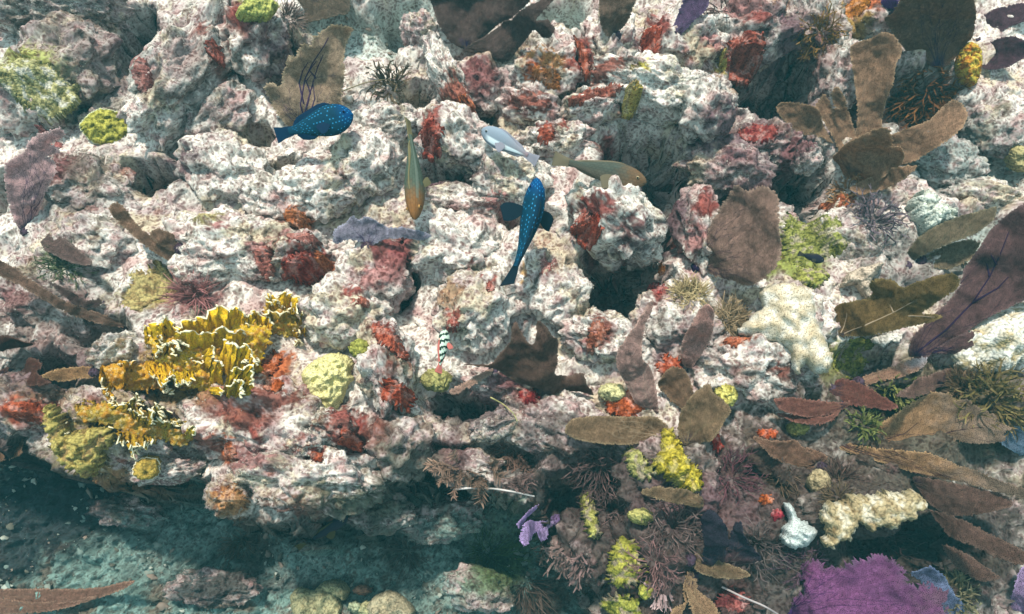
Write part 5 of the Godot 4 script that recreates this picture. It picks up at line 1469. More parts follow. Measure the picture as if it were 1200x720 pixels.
	{"label": "brown fan blades lying edge-on in the bottom left corner", "base": [-6, 705], "lobes": [[-12, 692, 40, 690, 80, 691, 115, 689, 135, 684, 157, 681, 140, 692, 110, 702, 80, 707, 40, 710, -12, 706], [-12, 700, 40, 706, 80, 703, 110, 699, 80, 712, 40, 719, -12, 719]], "tone": Color(0.15, 0.09, 0.062), "veins": 1, "rise": 10, "bend": 0.012, "edge": 0.9},
	{"label": "brown fan tip at the left edge over the shadowed floor", "base": [-8, 528], "lobes": [[-14, 503, 8, 507, 20, 521, 29, 530, 18, 536, -14, 542]], "tone": Color(0.12, 0.075, 0.045), "veins": 1, "rise": 18, "rag": 0.004},
	{"label": "dark red-brown curled blades at the left edge, left of the fire coral", "base": [10, 432], "lobes": [[-12, 399, 30, 397, 39, 402, 20, 412, -12, 421], [12, 440, 20, 422, 36, 420, 54, 438, 62, 450, 40, 453], [-12, 432, 10, 428, 16, 440, 12, 452, -12, 452]], "tone": Color(0.06, 0.028, 0.02), "veins": 1, "rise": 14, "edge": 0.9},
	{"label": "tan ribbed blade just left of the fire coral, on its own rock shelf", "base": [112, 436], "lobes": [[52, 440, 70, 432, 95, 430, 116, 432, 112, 442, 92, 444, 70, 448]], "tone": Color(0.2, 0.125, 0.06), "veins": 2, "rise": 12, "edge": 0.9},
	{"label": "violet fan of three small drooping lobes at the bottom, left of the drooping mauve weeds", "base": [652, 610], "lobes": [[596, 612, 605, 600, 618, 593, 628, 592, 616, 603, 606, 613, 598, 619], [600, 636, 604, 622, 615, 616, 635, 612, 653, 609, 645, 618, 632, 622, 622, 628, 612, 640, 606, 647], [622, 630, 632, 622, 643, 619, 640, 632, 628, 637]], "tone": Color(0.27, 0.21, 0.36), "veins": 1, "rise": 12, "rag": 0.004, "edge": 0.3, "base_tone": Color(0.16, 0.11, 0.24)},
	{"label": "bluish fan tip at the right edge beside the jagged pale fan", "base": [1206, 520], "lobes": [[1176, 522, 1180, 508, 1195, 500, 1218, 494, 1218, 532, 1196, 530]], "tone": Color(0.09, 0.14, 0.19), "veins": 1, "rise": 18},
	{"label": "low brown fan blade at the foot of the jagged pale mauve fan", "base": [40, 270], "lobes": [[42, 264, 60, 269, 80, 284, 97, 300, 92, 306, 70, 302, 48, 290]], "tone": Color(0.1, 0.07, 0.06), "veins": 1, "rise": 12, "edge": 0.8},
	{"label": "purple fan at the top edge, left of the pinkish rock", "base": [792, 38], "lobes": [[788, 36, 795, 15, 805, -6, 832, -10, 829, 10, 812, 26, 798, 41]], "tone": Color(0.075, 0.05, 0.095), "veins": 2, "rise": 20},
	{"label": "small purple fan tip at the top edge, left of the broad top right fan", "base": [1044, 16], "lobes": [[1030, 14, 1034, 0, 1050, -10, 1054, 8, 1046, 16]], "tone": Color(0.1, 0.045, 0.17), "veins": 1, "rise": 20},
	{"label": "olive fan hanging into the top edge above the tall olive fan", "base": [372, -8], "lobes": [[346, 14, 342, -14, 404, -16, 408, 4, 388, 15, 364, 22]], "tone": Color(0.085, 0.07, 0.05), "veins": 2, "rise": 14},
	{"label": "dark red-brown blade under the big purple-brown fan's foot", "base": [1096, 450], "lobes": [[1040, 462, 1060, 446, 1090, 436, 1125, 430, 1120, 444, 1092, 454, 1064, 462]], "tone": Color(0.11, 0.07, 0.055), "veins": 1, "rise": 12},
]

func O(x, y, rx, ry, turn := 0.0, uneven := 0.25) -> Array:
	return oval(x, y, rx, ry, turn, uneven, int(x * 3 + y))

func mounds() -> Array:
	          # mustard yellow coral
	var P := Color(0.74, 0.69, 0.34)           # pale yellow coral
	var c := "lump corals of the reef"
	var s := "encrusting sponges on the reef rock"
	var out: Array = [
		{"name": "plate_coral", "label": "small round yellow-green coral disc with a pale rim, upper left", "category": "coral", "group": c, "out": O(125, 150, 31, 21, 4, 0.12), "tall": 0.022, "knob": 0.014, "knob_tall": 0.007, "tone": Color(0.46, 0.43, 0.09), "tone2": Color(0.12, 0.12, 0.02), "rim": Color(0.55, 0.58, 0.36), "face": 0.75, "lift": 0.03, "mat": "fine_polyp"},
		{"name": "lump_coral", "label": "pale lemon-yellow coral head below the white frosted rock, centre left", "category": "coral", "group": c, "out": [353, 440, 358, 430, 372, 420, 388, 414, 405, 416, 416, 425, 412, 435, 416, 445, 408, 452, 402, 470, 396, 482, 385, 485, 372, 476, 360, 458], "tall": 0.055, "knob": 0.008, "knob_tall": 0.0018, "gap": 0.3, "tone": P, "tone2": Color(0.34, 0.3, 0.07), "face": 0.8, "lift": 0.012, "mottle": 0.1, "mat": "fine_polyp"},
		{"name": "crust_coral", "label": "large mottled yellow coral crust on the rounded rock at the left edge", "category": "coral", "group": c, "out": O(40, 96, 35, 28, 10, 0.3), "drape": true, "rag": 0.01, "tall": 0.010, "knob": 0.013, "knob_tall": 0.006, "tone": Color(0.43, 0.40, 0.19), "tone2": Color(0.16, 0.15, 0.06), "spot_tone": Color(0.5, 0.48, 0.4), "mottle": 0.7},
		{"name": "crust_coral", "label": "small yellow-green coral ring right above the pale yellow coral head", "category": "coral", "group": c, "out": O(421, 408, 10, 11), "tall": 0.016, "knob": 0.011, "knob_tall": 0.008, "tone": Color(0.38, 0.38, 0.09), "tone2": Color(0.1, 0.1, 0.02)},
		{"name": "crust_coral", "label": "yellow coral crust at the top edge, left part", "category": "coral", "group": c, "out": O(302, 10, 22, 13), "tall": 0.02, "knob": 0.012, "knob_tall": 0.007, "tone": Color(0.45, 0.45, 0.13), "tone2": Color(0.2, 0.2, 0.06)},
		{"name": "lobed_coral", "label": "bright yellow lobed coral under the horizontal oval fan blade, lower right of centre", "category": "coral", "group": c, "out": [784, 500, 795, 497, 798, 510, 806, 515, 803, 530, 815, 545, 826, 552, 824, 570, 815, 578, 800, 572, 788, 562, 772, 552, 766, 542, 778, 528, 780, 515], "tall": 0.03, "knob": 0.013, "knob_tall": 0.011, "tone": Color(0.54, 0.44, 0.06), "tone2": Color(0.2, 0.16, 0.01), "face": 0.6, "lift": 0.02, "gap": 0.8, "drape": true, "rag": 0.005, "spot_tone": Color(0.42, 0.35, 0.12)},
		{"name": "lobed_coral", "label": "dull yellow lobed coral just left of the bright yellow lobed one", "category": "coral", "group": c, "out": [733, 530, 742, 522, 752, 528, 758, 545, 768, 555, 765, 562, 750, 562, 738, 552], "tall": 0.02, "knob": 0.013, "knob_tall": 0.01, "tone": Color(0.38, 0.36, 0.13), "tone2": Color(0.14, 0.13, 0.04), "lift": 0.012, "drape": true, "rag": 0.006, "spot_tone": Color(0.3, 0.25, 0.17)},
		{"name": "lobed_coral", "label": "narrow upright yellow coral strip left of the dark weed, bottom centre right", "category": "coral", "group": c, "out": [683, 580, 695, 576, 702, 590, 699, 610, 704, 628, 692, 632, 684, 615], "tall": 0.022, "knob": 0.014, "knob_tall": 0.01, "tone": Color(0.44, 0.42, 0.13), "tone2": Color(0.16, 0.15, 0.03), "lift": 0.02, "face": 0.7, "drape": true, "rag": 0.007, "spot_tone": Color(0.3, 0.25, 0.17)},
		{"name": "lump_coral", "label": "small smooth oval yellow coral knob in the middle of the dark weeds, bottom centre right", "category": "coral", "group": c, "out": O(750, 605, 14, 9, 0, 0.12), "tall": 0.03, "knob": 0.02, "knob_tall": 0.004, "tone": Color(0.44, 0.4, 0.14), "lift": 0.03, "face": 0.7},
		{"name": "lobed_coral", "label": "green-yellow knobbly coral column near the bottom edge, right of centre", "category": "coral", "group": c, "out": [718, 645, 730, 630, 742, 635, 746, 650, 751, 665, 746, 682, 728, 692, 715, 680], "tall": 0.03, "knob": 0.015, "knob_tall": 0.014, "tone": Color(0.43, 0.40, 0.075), "tone2": Color(0.15, 0.16, 0.02), "lift": 0.03, "face": 0.65, "drape": true, "rag": 0.008, "spot_tone": Color(0.3, 0.25, 0.17)},
		{"name": "lobed_coral", "label": "green-yellow knobbly coral at the bottom edge, below the column", "category": "coral", "group": c, "out": O(728, 711, 17, 17), "tall": 0.025, "knob": 0.015, "knob_tall": 0.012, "tone": Color(0.36, 0.36, 0.075), "tone2": Color(0.12, 0.14, 0.02), "lift": 0.02, "face": 0.6, "drape": true, "rag": 0.007, "spot_tone": Color(0.3, 0.25, 0.17)},
		{"name": "lump_coral", "label": "tiny yellow coral knob right of the knobbly column at the bottom", "category": "coral", "group": c, "out": O(758, 692, 9, 10), "tall": 0.025, "knob": 0.014, "knob_tall": 0.006, "tone": Color(0.4, 0.4, 0.08), "lift": 0.02, "face": 0.6},
		{"name": "lump_coral", "label": "small bright yellow coral touching the brown forked fan's upper right", "category": "coral", "group": c, "out": O(850, 464, 14, 14), "tall": 0.03, "knob": 0.012, "knob_tall": 0.009, "tone": Color(0.58, 0.53, 0.16), "tone2": Color(0.28, 0.24, 0.05), "lift": 0.02, "face": 0.6},
		{"name": "lump_coral", "label": "small pale cream-yellow coral at the upper left of the bright orange sponge", "category": "coral", "group": c, "out": O(717, 460, 17, 11, -5), "tall": 0.028, "knob": 0.01, "knob_tall": 0.006, "tone": Color(0.62, 0.58, 0.3), "lift": 0.012, "face": 0.6},
		{"name": "lump_coral", "label": "yellow and orange coral lump at the foot of the broad top right fan", "category": "coral", "group": c, "out": O(1136, 76, 15, 25, 5, 0.18), "tall": 0.04, "knob": 0.012, "knob_tall": 0.009, "tone": Color(0.52, 0.42, 0.07), "tone2": Color(0.4, 0.14, 0.02), "lift": 0.03, "face": 0.6, "mottle": 0.6},
		{"name": "lump_coral", "label": "olive-yellow knobbly coral under the veined olive fan", "category": "coral", "group": c, "out": [962, 405, 985, 396, 1005, 398, 1015, 415, 1018, 430, 1005, 445, 985, 448, 965, 438], "tall": 0.014, "knob": 0.011, "knob_tall": 0.006, "tone": Color(0.26, 0.26, 0.06), "tone2": Color(0.1, 0.1, 0.02), "drape": true, "rag": 0.006, "spot_tone": Color(0.3, 0.25, 0.17)},
		{"name": "lump_coral", "label": "large olive-green lump coral right of the round veined fan", "category": "coral", "group": c, "out": [915, 262, 930, 252, 955, 258, 975, 268, 988, 280, 985, 298, 965, 306, 955, 312, 935, 318, 924, 308, 918, 290], "tall": 0.014, "knob": 0.012, "knob_tall": 0.005, "spot_tone": Color(0.34, 0.3, 0.2), "tone": Color(0.27, 0.28, 0.08), "tone2": Color(0.1, 0.11, 0.025), "mottle": 0.6, "rough": 0.012, "drape": true, "rag": 0.012},
		{"name": "lump_coral", "label": "small yellow-green lump coral just below the large olive-green one", "category": "coral", "group": c, "out": O(952, 325, 20, 15), "tall": 0.014, "knob": 0.012, "knob_tall": 0.007, "tone": Color(0.34, 0.35, 0.09), "tone2": Color(0.13, 0.13, 0.04), "drape": true, "rag": 0.007, "spot_tone": Color(0.3, 0.25, 0.17)},
		{"name": "lump_coral", "label": "small yellow coral under the tail of the striped fish", "category": "coral", "group": c, "out": O(513, 446, 16, 12), "tall": 0.025, "knob": 0.011, "knob_tall": 0.006, "tone": Color(0.36, 0.34, 0.13), "tone2": Color(0.14, 0.13, 0.05), "lift": 0.012},
		{"name": "crust_coral", "label": "flat tan-yellow coral crust above the long edge-on fan, left", "category": "coral", "group": c, "out": [145, 360, 148, 340, 158, 330, 150, 322, 166, 318, 190, 315, 205, 322, 201, 340, 184, 350, 164, 367], "drape": true, "rag": 0.01, "tall": 0.008, "knob": 0.02, "knob_tall": 0.003, "tone": Color(0.40, 0.33, 0.14), "tone2": Color(0.2, 0.14, 0.06), "rough": 0.008, "face": 0.5, "mottle": 0.7},
		{"name": "plate_coral", "label": "tan plate coral with lobed white-tipped edge, lower right above the magenta fan", "category": "coral", "group": c, "out": [968, 592, 985, 590, 1000, 580, 1020, 584, 1040, 575, 1058, 580, 1072, 576, 1087, 592, 1076, 600, 1072, 608, 1056, 612, 1046, 621, 1034, 616, 1022, 624, 1010, 614, 1000, 622, 998, 634, 984, 634, 974, 643, 964, 636, 970, 624, 962, 610], "tall": 0.022, "knob": 0.022, "knob_tall": 0.009, "tone": Color(0.42, 0.34, 0.2), "tone2": Color(0.2, 0.14, 0.07), "spot_tone": Color(0.58, 0.52, 0.4), "face": 0.5, "lift": 0.045, "under": -0.02, "rag": 0.005},
		{"name": "lump_coral", "label": "small pale tan coral knob left of the tan plate coral", "category": "coral", "group": c, "out": O(960, 566, 15, 14), "tall": 0.03, "knob": 0.014, "knob_tall": 0.008, "tone": Color(0.42, 0.34, 0.2), "lift": 0.02, "face": 0.6},
		{"name": "crust_coral", "label": "small olive-yellow coral left of the jagged pale fan's foot", "category": "coral", "group": c, "out": O(934, 503, 14, 9), "tall": 0.02, "knob": 0.01, "knob_tall": 0.007, "tone": Color(0.33, 0.31, 0.1), "lift": 0.015, "face": 0.6},
		{"name": "lobed_coral", "label": "large dull yellow knobbly coral at the left end of the ledge, below the fire coral", "category": "coral", "group": c, "out": [50, 480, 62, 476, 72, 490, 80, 508, 95, 504, 115, 498, 132, 502, 136, 515, 122, 530, 118, 545, 105, 560, 85, 553, 70, 540, 58, 515], "tall": 0.04, "knob": 0.014, "knob_tall": 0.011, "tone": Color(0.42, 0.35, 0.11), "tone2": Color(0.17, 0.12, 0.03), "lift": 0.03, "face": 0.7, "rag": 0.006, "spot_tone": Color(0.3, 0.2, 0.08)},
		{"name": "plate_coral", "label": "small yellow-brown coral cup with a white rim, at the ledge lip", "category": "coral", "group": c, "out": O(172, 549, 16, 13, -20, 0.18), "tall": 0.022, "knob": 0.016, "knob_tall": 0.007, "tone": Color(0.4, 0.28, 0.06), "rim": Color(0.62, 0.57, 0.42), "lift": 0.03, "face": 0.7},
		{"name": "lump_coral", "label": "tan-yellow coral knob at the right edge, upper part", "category": "coral", "group": c, "out": O(1196, 186, 13, 14), "tall": 0.03, "knob": 0.014, "knob_tall": 0.006, "tone": Color(0.45, 0.39, 0.19), "lift": 0.012},
		{"name": "lobed_coral", "label": "cream-white coral with stubby lobes on its lower edge, right of centre", "category": "coral", "group": c, "out": [865, 386, 880, 372, 895, 360, 890, 342, 915, 332, 940, 335, 955, 350, 955, 370, 966, 395, 976, 420, 970, 436, 955, 438, 945, 425, 936, 439, 928, 430, 925, 410, 900, 400, 872, 393], "tall": 0.04, "knob": 0.03, "knob_tall": 0.007, "tone": Color(0.62, 0.54, 0.41), "tone2": Color(0.44, 0.35, 0.22), "spot_tone": Color(0.72, 0.69, 0.61), "face": 0.5, "lift": 0.008, "mottle": 0.6, "gap": 0.3, "rag": 0.003, "mat": "fine_polyp"},
		{"name": "lobed_coral", "label": "bright white and tan coral at the right edge behind the very large fan", "category": "coral", "group": c, "out": [1130, 382, 1150, 370, 1185, 358, 1216, 352, 1216, 418, 1180, 430, 1150, 426, 1136, 408], "tall": 0.022, "knob": 0.026, "knob_tall": 0.012, "tone": Color(0.74, 0.73, 0.67), "tone2": Color(0.42, 0.33, 0.17), "lift": 0.03, "mottle": 0.5, "rough": 0.012, "drape": true, "rag": 0.009},
		{"name": "smooth_sponge", "label": "smooth bluish-white sponge with a small neck, left of the tan plate coral", "category": "sponge", "group": s, "out": [918, 590, 928, 592, 936, 608, 948, 614, 959, 624, 946, 640, 928, 643, 914, 633, 917, 618, 924, 610], "tall": 0.05, "knob": 0.03, "knob_tall": 0.006, "tone": Color(0.58, 0.64, 0.62), "tone2": Color(0.46, 0.5, 0.48), "lift": 0.03, "face": 0.7, "mat": "fine_polyp"},
		{"name": "lobed_coral", "label": "white branching coral in front of the teal rubble, upper right", "category": "coral", "group": c, "out": [1066, 241, 1077, 228, 1090, 230, 1096, 240, 1113, 247, 1118, 258, 1102, 268, 1082, 274, 1072, 260], "tall": 0.04, "knob": 0.022, "knob_tall": 0.024, "tone": Color(0.64, 0.68, 0.6), "tone2": Color(0.42, 0.45, 0.38), "lift": 0.02, "rag": 0.006},
		{"name": "finger_coral", "label": "pale cream coral fingers left of the veined olive fan's top", "category": "coral", "group": c, "out": [984, 337, 992, 322, 1005, 315, 1020, 311, 1036, 308, 1028, 320, 1020, 333, 1022, 350, 1012, 349, 1002, 334, 992, 336], "tall": 0.035, "knob": 0.02, "knob_tall": 0.009, "tone": Color(0.56, 0.46, 0.36), "lift": 0.02},
		{"name": "finger_coral", "label": "small white coral fingers just under the veined olive fan", "category": "coral", "group": c, "out": [1020, 398, 1032, 393, 1046, 391, 1056, 394, 1050, 401, 1042, 399, 1036, 405, 1028, 404], "tall": 0.03, "knob": 0.012, "knob_tall": 0.008, "tone": Color(0.64, 0.62, 0.56), "lift": 0.02},
		{"name": "snail_shell", "label": "small white shell beside the head of the side-on blue fish", "category": "shell", "out": O(407, 116, 8, 5, 15, 0.1), "tall": 0.014, "knob": 0.03, "knob_tall": 0.002, "tone": Color(0.72, 0.68, 0.62), "tone2": Color(0.45, 0.35, 0.28), "lift": 0.012, "face": 0.5, "mat": "shell"},
		{"name": "lump_coral", "label": "broad tan coral lobe at the bottom edge, left of centre", "category": "coral", "group": c, "out": [340, 700, 350, 688, 368, 692, 378, 684, 396, 692, 402, 710, 396, 728, 348, 728], "tall": 0.05, "knob": 0.04, "knob_tall": 0.01, "tone": Color(0.40, 0.37, 0.21), "tone2": Color(0.24, 0.22, 0.12), "lift": 0.04, "face": 0.6},
		{"name": "lump_coral", "label": "tan coral lobe at the bottom edge, behind and right of the broad one", "category": "coral", "group": c, "out": [378, 684, 392, 680, 402, 684, 409, 694, 404, 704, 392, 698, 382, 692], "tall": 0.04, "knob": 0.03, "knob_tall": 0.006, "tone": Color(0.40, 0.36, 0.2), "lift": 0.06, "face": 0.6},
		{"name": "lump_coral", "label": "tan coral lobe at the bottom edge, rightmost of the tan group", "category": "coral", "group": c, "out": [430, 712, 440, 698, 456, 692, 472, 700, 486, 716, 480, 730, 440, 730], "tall": 0.05, "knob": 0.035, "knob_tall": 0.008, "tone": Color(0.43, 0.38, 0.25), "lift": 0.04, "face": 0.6},
		{"name": "lump_coral", "label": "small round pale-yellow coral ball at the bottom edge among the tan lobes", "category": "coral", "group": c, "out": O(432, 715, 13, 10, 0, 0.08), "tall": 0.035, "knob": 0.03, "knob_tall": 0.003, "tone": Color(0.48, 0.46, 0.25), "lift": 0.06, "face": 0.7},
		{"name": "lump_coral", "label": "small greenish coral ball left of the pale-yellow ball at the bottom edge", "category": "coral", "group": c, "out": O(416, 712, 9, 7, 0, 0.08), "tall": 0.03, "knob": 0.03, "knob_tall": 0.003, "tone": Color(0.36, 0.39, 0.25), "lift": 0.06, "face": 0.7},
		{"name": "smooth_sponge", "label": "flat salmon-pink sponge above the tan lobes at the bottom edge", "category": "sponge", "group": s, "out": O(425, 692, 12, 6, 0, 0.15), "tall": 0.02, "knob": 0.03, "knob_tall": 0.003, "tone": Color(0.38, 0.2, 0.13), "lift": 0.03, "face": 0.6},
	]
	# red and orange sponges: [x, y, rx, ry, turn, tone, tall, label]
	var reds: Array = [
		[318, 428, 13, 17, 20, ORANGE, 0.03, "bright orange-red sponge right of the yellow fire coral"],
		[322, 452, 12, 10, 0, Color(0.45, 0.1, 0.02), 0.025, "orange sponge knob just below the orange-red one by the fire coral"],
		[735, 474, 24, 15, 15, Color(0.5, 0.11, 0.03), 0.035, "bright orange sponge at the foot of the tall pointed blade"],
		[783, 428, 16, 12, 0, Color(0.42, 0.08, 0.03), 0.03, "red-orange sponge between the pointed blade and the pinkish oval blade"],
		[903, 508, 12, 7, 0, Color(0.5, 0.09, 0.02), 0.02, "small red-orange sponge beside the layered reddish-brown blades"],
		[505, 158, 13, 14, 0, Color(0.33, 0.06, 0.045), 0.02, "red sponge just right of the upright olive and orange fish"],
		[640, 156, 10, 9, 0, Color(0.42, 0.09, 0.05), 0.02, "small orange-red sponge above the brown fish that swims to the right"],
		[682, 68, 8, 21, -15, Color(0.36, 0.09, 0.05), 0.018, "curved orange-red sponge on the right side of the round rock, top centre"],
		[765, 44, 8, 22, -20, Color(0.38, 0.075, 0.045), 0.02, "long red finger-shaped sponge at the top, right of centre"],
		[868, 66, 22, 15, 10, Color(0.3, 0.07, 0.05), 0.025, "large rust-red sponge left of the dark cave, upper right"],
		[454, 397, 24, 11, 42, Color(0.36, 0.075, 0.04), 0.018, "slanting red sponge band on the steep rock right of the coral head"],
		[462, 462, 18, 15, 0, Color(0.33, 0.055, 0.025), 0.025, "round red-brown sponge lower down the steep rock right of the coral head"],
		[409, 516, 11, 8, 0, Color(0.4, 0.07, 0.03), 0.02, "small glossy red sponge right of the small white knob"],
		[372, 536, 8, 6, 0, Color(0.36, 0.08, 0.035), 0.014, "tiny red sponge on the brow of the ledge below the lilac knob"],
		[346, 255, 13, 9, 0, Color(0.48, 0.17, 0.06), 0.014, "orange crust sponge on the cream rock, left of the blue-grey fan leaf"],
		[352, 278, 18, 9, 10, Color(0.36, 0.15, 0.13), 0.022, "pinkish-red sponge just below the orange crust sponge"],
		[357, 312, 22, 10, -22, Color(0.28, 0.035, 0.03), 0.022, "dark red sponge on the right end of the large smooth boulder"],
		[308, 305, 10, 16, 8, Color(0.36, 0.13, 0.11), 0.012, "pinkish-red vertical streak of sponge on the large smooth boulder"],
		[380, 305, 10, 9, 0, Color(0.42, 0.13, 0.05), 0.025, "orange sponge knob under the left end of the blue-grey fan leaf"],
		[690, 268, 20, 8, 38, Color(0.4, 0.07, 0.04), 0.014, "orange-red sponge on the shaded left edge of the big white boulder"],
		[782, 306, 5, 5, 0, Color(0.52, 0.17, 0.03), 0.014, "tiny bright orange sponge dot by the round veined fan's base"],
		[771, 336, 7, 15, 5, Color(0.3, 0.025, 0.035), 0.02, "crimson sponge on the right wall of the central hollow"],
		[700, 392, 12, 16, 10, Color(0.3, 0.1, 0.06), 0.012, "rust-red sponge patch on the lower lip of the central hollow"],
		[620, 464, 13, 9, 0, Color(0.22, 0.02, 0.025), 0.02, "dark red sponge under the ragged dark brown fan"],
		[842, 516, 10, 12, 0, Color(0.36, 0.03, 0.02), 0.02, "deep red sponge right of the bright yellow lobed coral"],
		[862, 398, 10, 8, 0, Color(0.45, 0.13, 0.06), 0.018, "small orange-red sponge left of the cream-white coral"],
		[30, 480, 24, 9, 0, Color(0.38, 0.07, 0.025), 0.025, "orange-red sponge at the left edge below the dark curled blades"],
		[268, 530, 11, 9, 0, Color(0.42, 0.13, 0.06), 0.018, "orange sponge on the left flank of the big red and white shoulder"],
		[270, 584, 13, 11, 0, Color(0.45, 0.24, 0.1), 0.02, "tan-orange sponge on the lowest tip of the ledge"],
		[860, 704, 17, 15, 0, Color(0.26, 0.07, 0.075), 0.03, "dark pinkish-red sponge at the bottom edge left of the magenta fan"],
		[912, 603, 8, 7, 0, Color(0.36, 0.03, 0.06), 0.018, "small crimson sponge on the neck of the bluish-white sponge"],
		[898, 586, 11, 6, 0, Color(0.46, 0.11, 0.02), 0.016, "small glossy orange sponge above the crimson one, lower right"],
		[987, 236, 14, 11, 20, Color(0.42, 0.13, 0.05), 0.022, "orange-red sponge at the lower foot of the many-lobed fan"],
		[252, 61, 8, 8, 0, Color(0.36, 0.09, 0.07), 0.012, "small red sponge at the top of the long pale ridge, upper left"],
		[166, 88, 10, 17, 10, Color(0.33, 0.14, 0.13), 0.012, "pinkish sponge at the lower end of the narrow dark hole, upper left"],
		[60, 166, 10, 8, 0, Color(0.46, 0.17, 0.17), 0.014, "small pink sponge at the top of the jagged mauve fan"],
		[420, 352, 11, 6, 0, Color(0.4, 0.13, 0.09), 0.01, "small salmon-red sponge on the white frosted rock"],
		[530, 378, 8, 7, 0, Color(0.36, 0.1, 0.08), 0.012, "small red sponge just above the striped fish"],
		[575, 337, 5, 7, 0, Color(0.36, 0.1, 0.08), 0.012, "tiny red sponge on the pale rock left of the blue tail tip"],
		[640, 313, 7, 12, 0, Color(0.33, 0.13, 0.12), 0.012, "dull red sponge right of the blue tail tip"],
		[741, 114, 9, 8, 0, Color(0.5, 0.42, 0.1), 0.012, "small yellow sponge spot on the long white ledge"],
		[847, 76, 7, 7, 0, Color(0.52, 0.44, 0.1), 0.012, "small yellow sponge spot left of the large rust-red sponge"],
		[1000, 12, 15, 10, 0, Color(0.5, 0.2, 0.03), 0.02, "orange sponge at the top edge, left of the broad top right fan"],
		[886, 158, 24, 12, 10, Color(0.22, 0.03, 0.035), 0.022, "dark crimson sponge in the shade left of the many-lobed fan"],
		[700, 107, 28, 7, -12, Color(0.3, 0.09, 0.065), 0.012, "rust-red sponge band on top of the rock left of the long white ledge"],
		[640, 88, 18, 7, 20, Color(0.4, 0.16, 0.05), 0.014, "tan-orange sponge band across the round rock, top centre"],
	]
	for r in reds:
		out.append({"name": "crust_sponge", "label": r[7], "category": "sponge", "group": s, "out": O(r[0], r[1], r[2], r[3], r[4], 0.45), "drape": true, "tall": r[6] * 0.35, "knob": 0.012, "knob_tall": 0.003, "tone": (r[5] as Color).lerp(Color(0.45, 0.2, 0.13), 0.22), "tone2": (r[5] as Color) * 0.5, "rough": 0.005, "mottle": 0.7, "face": 0.35, "lift": 0.002, "mat": "sponge", "rag": 0.0005 * minf(r[2], r[3]), "spot_tone": (r[5] as Color).lerp(Color(0.45, 0.36, 0.32), 0.4)})
	return out

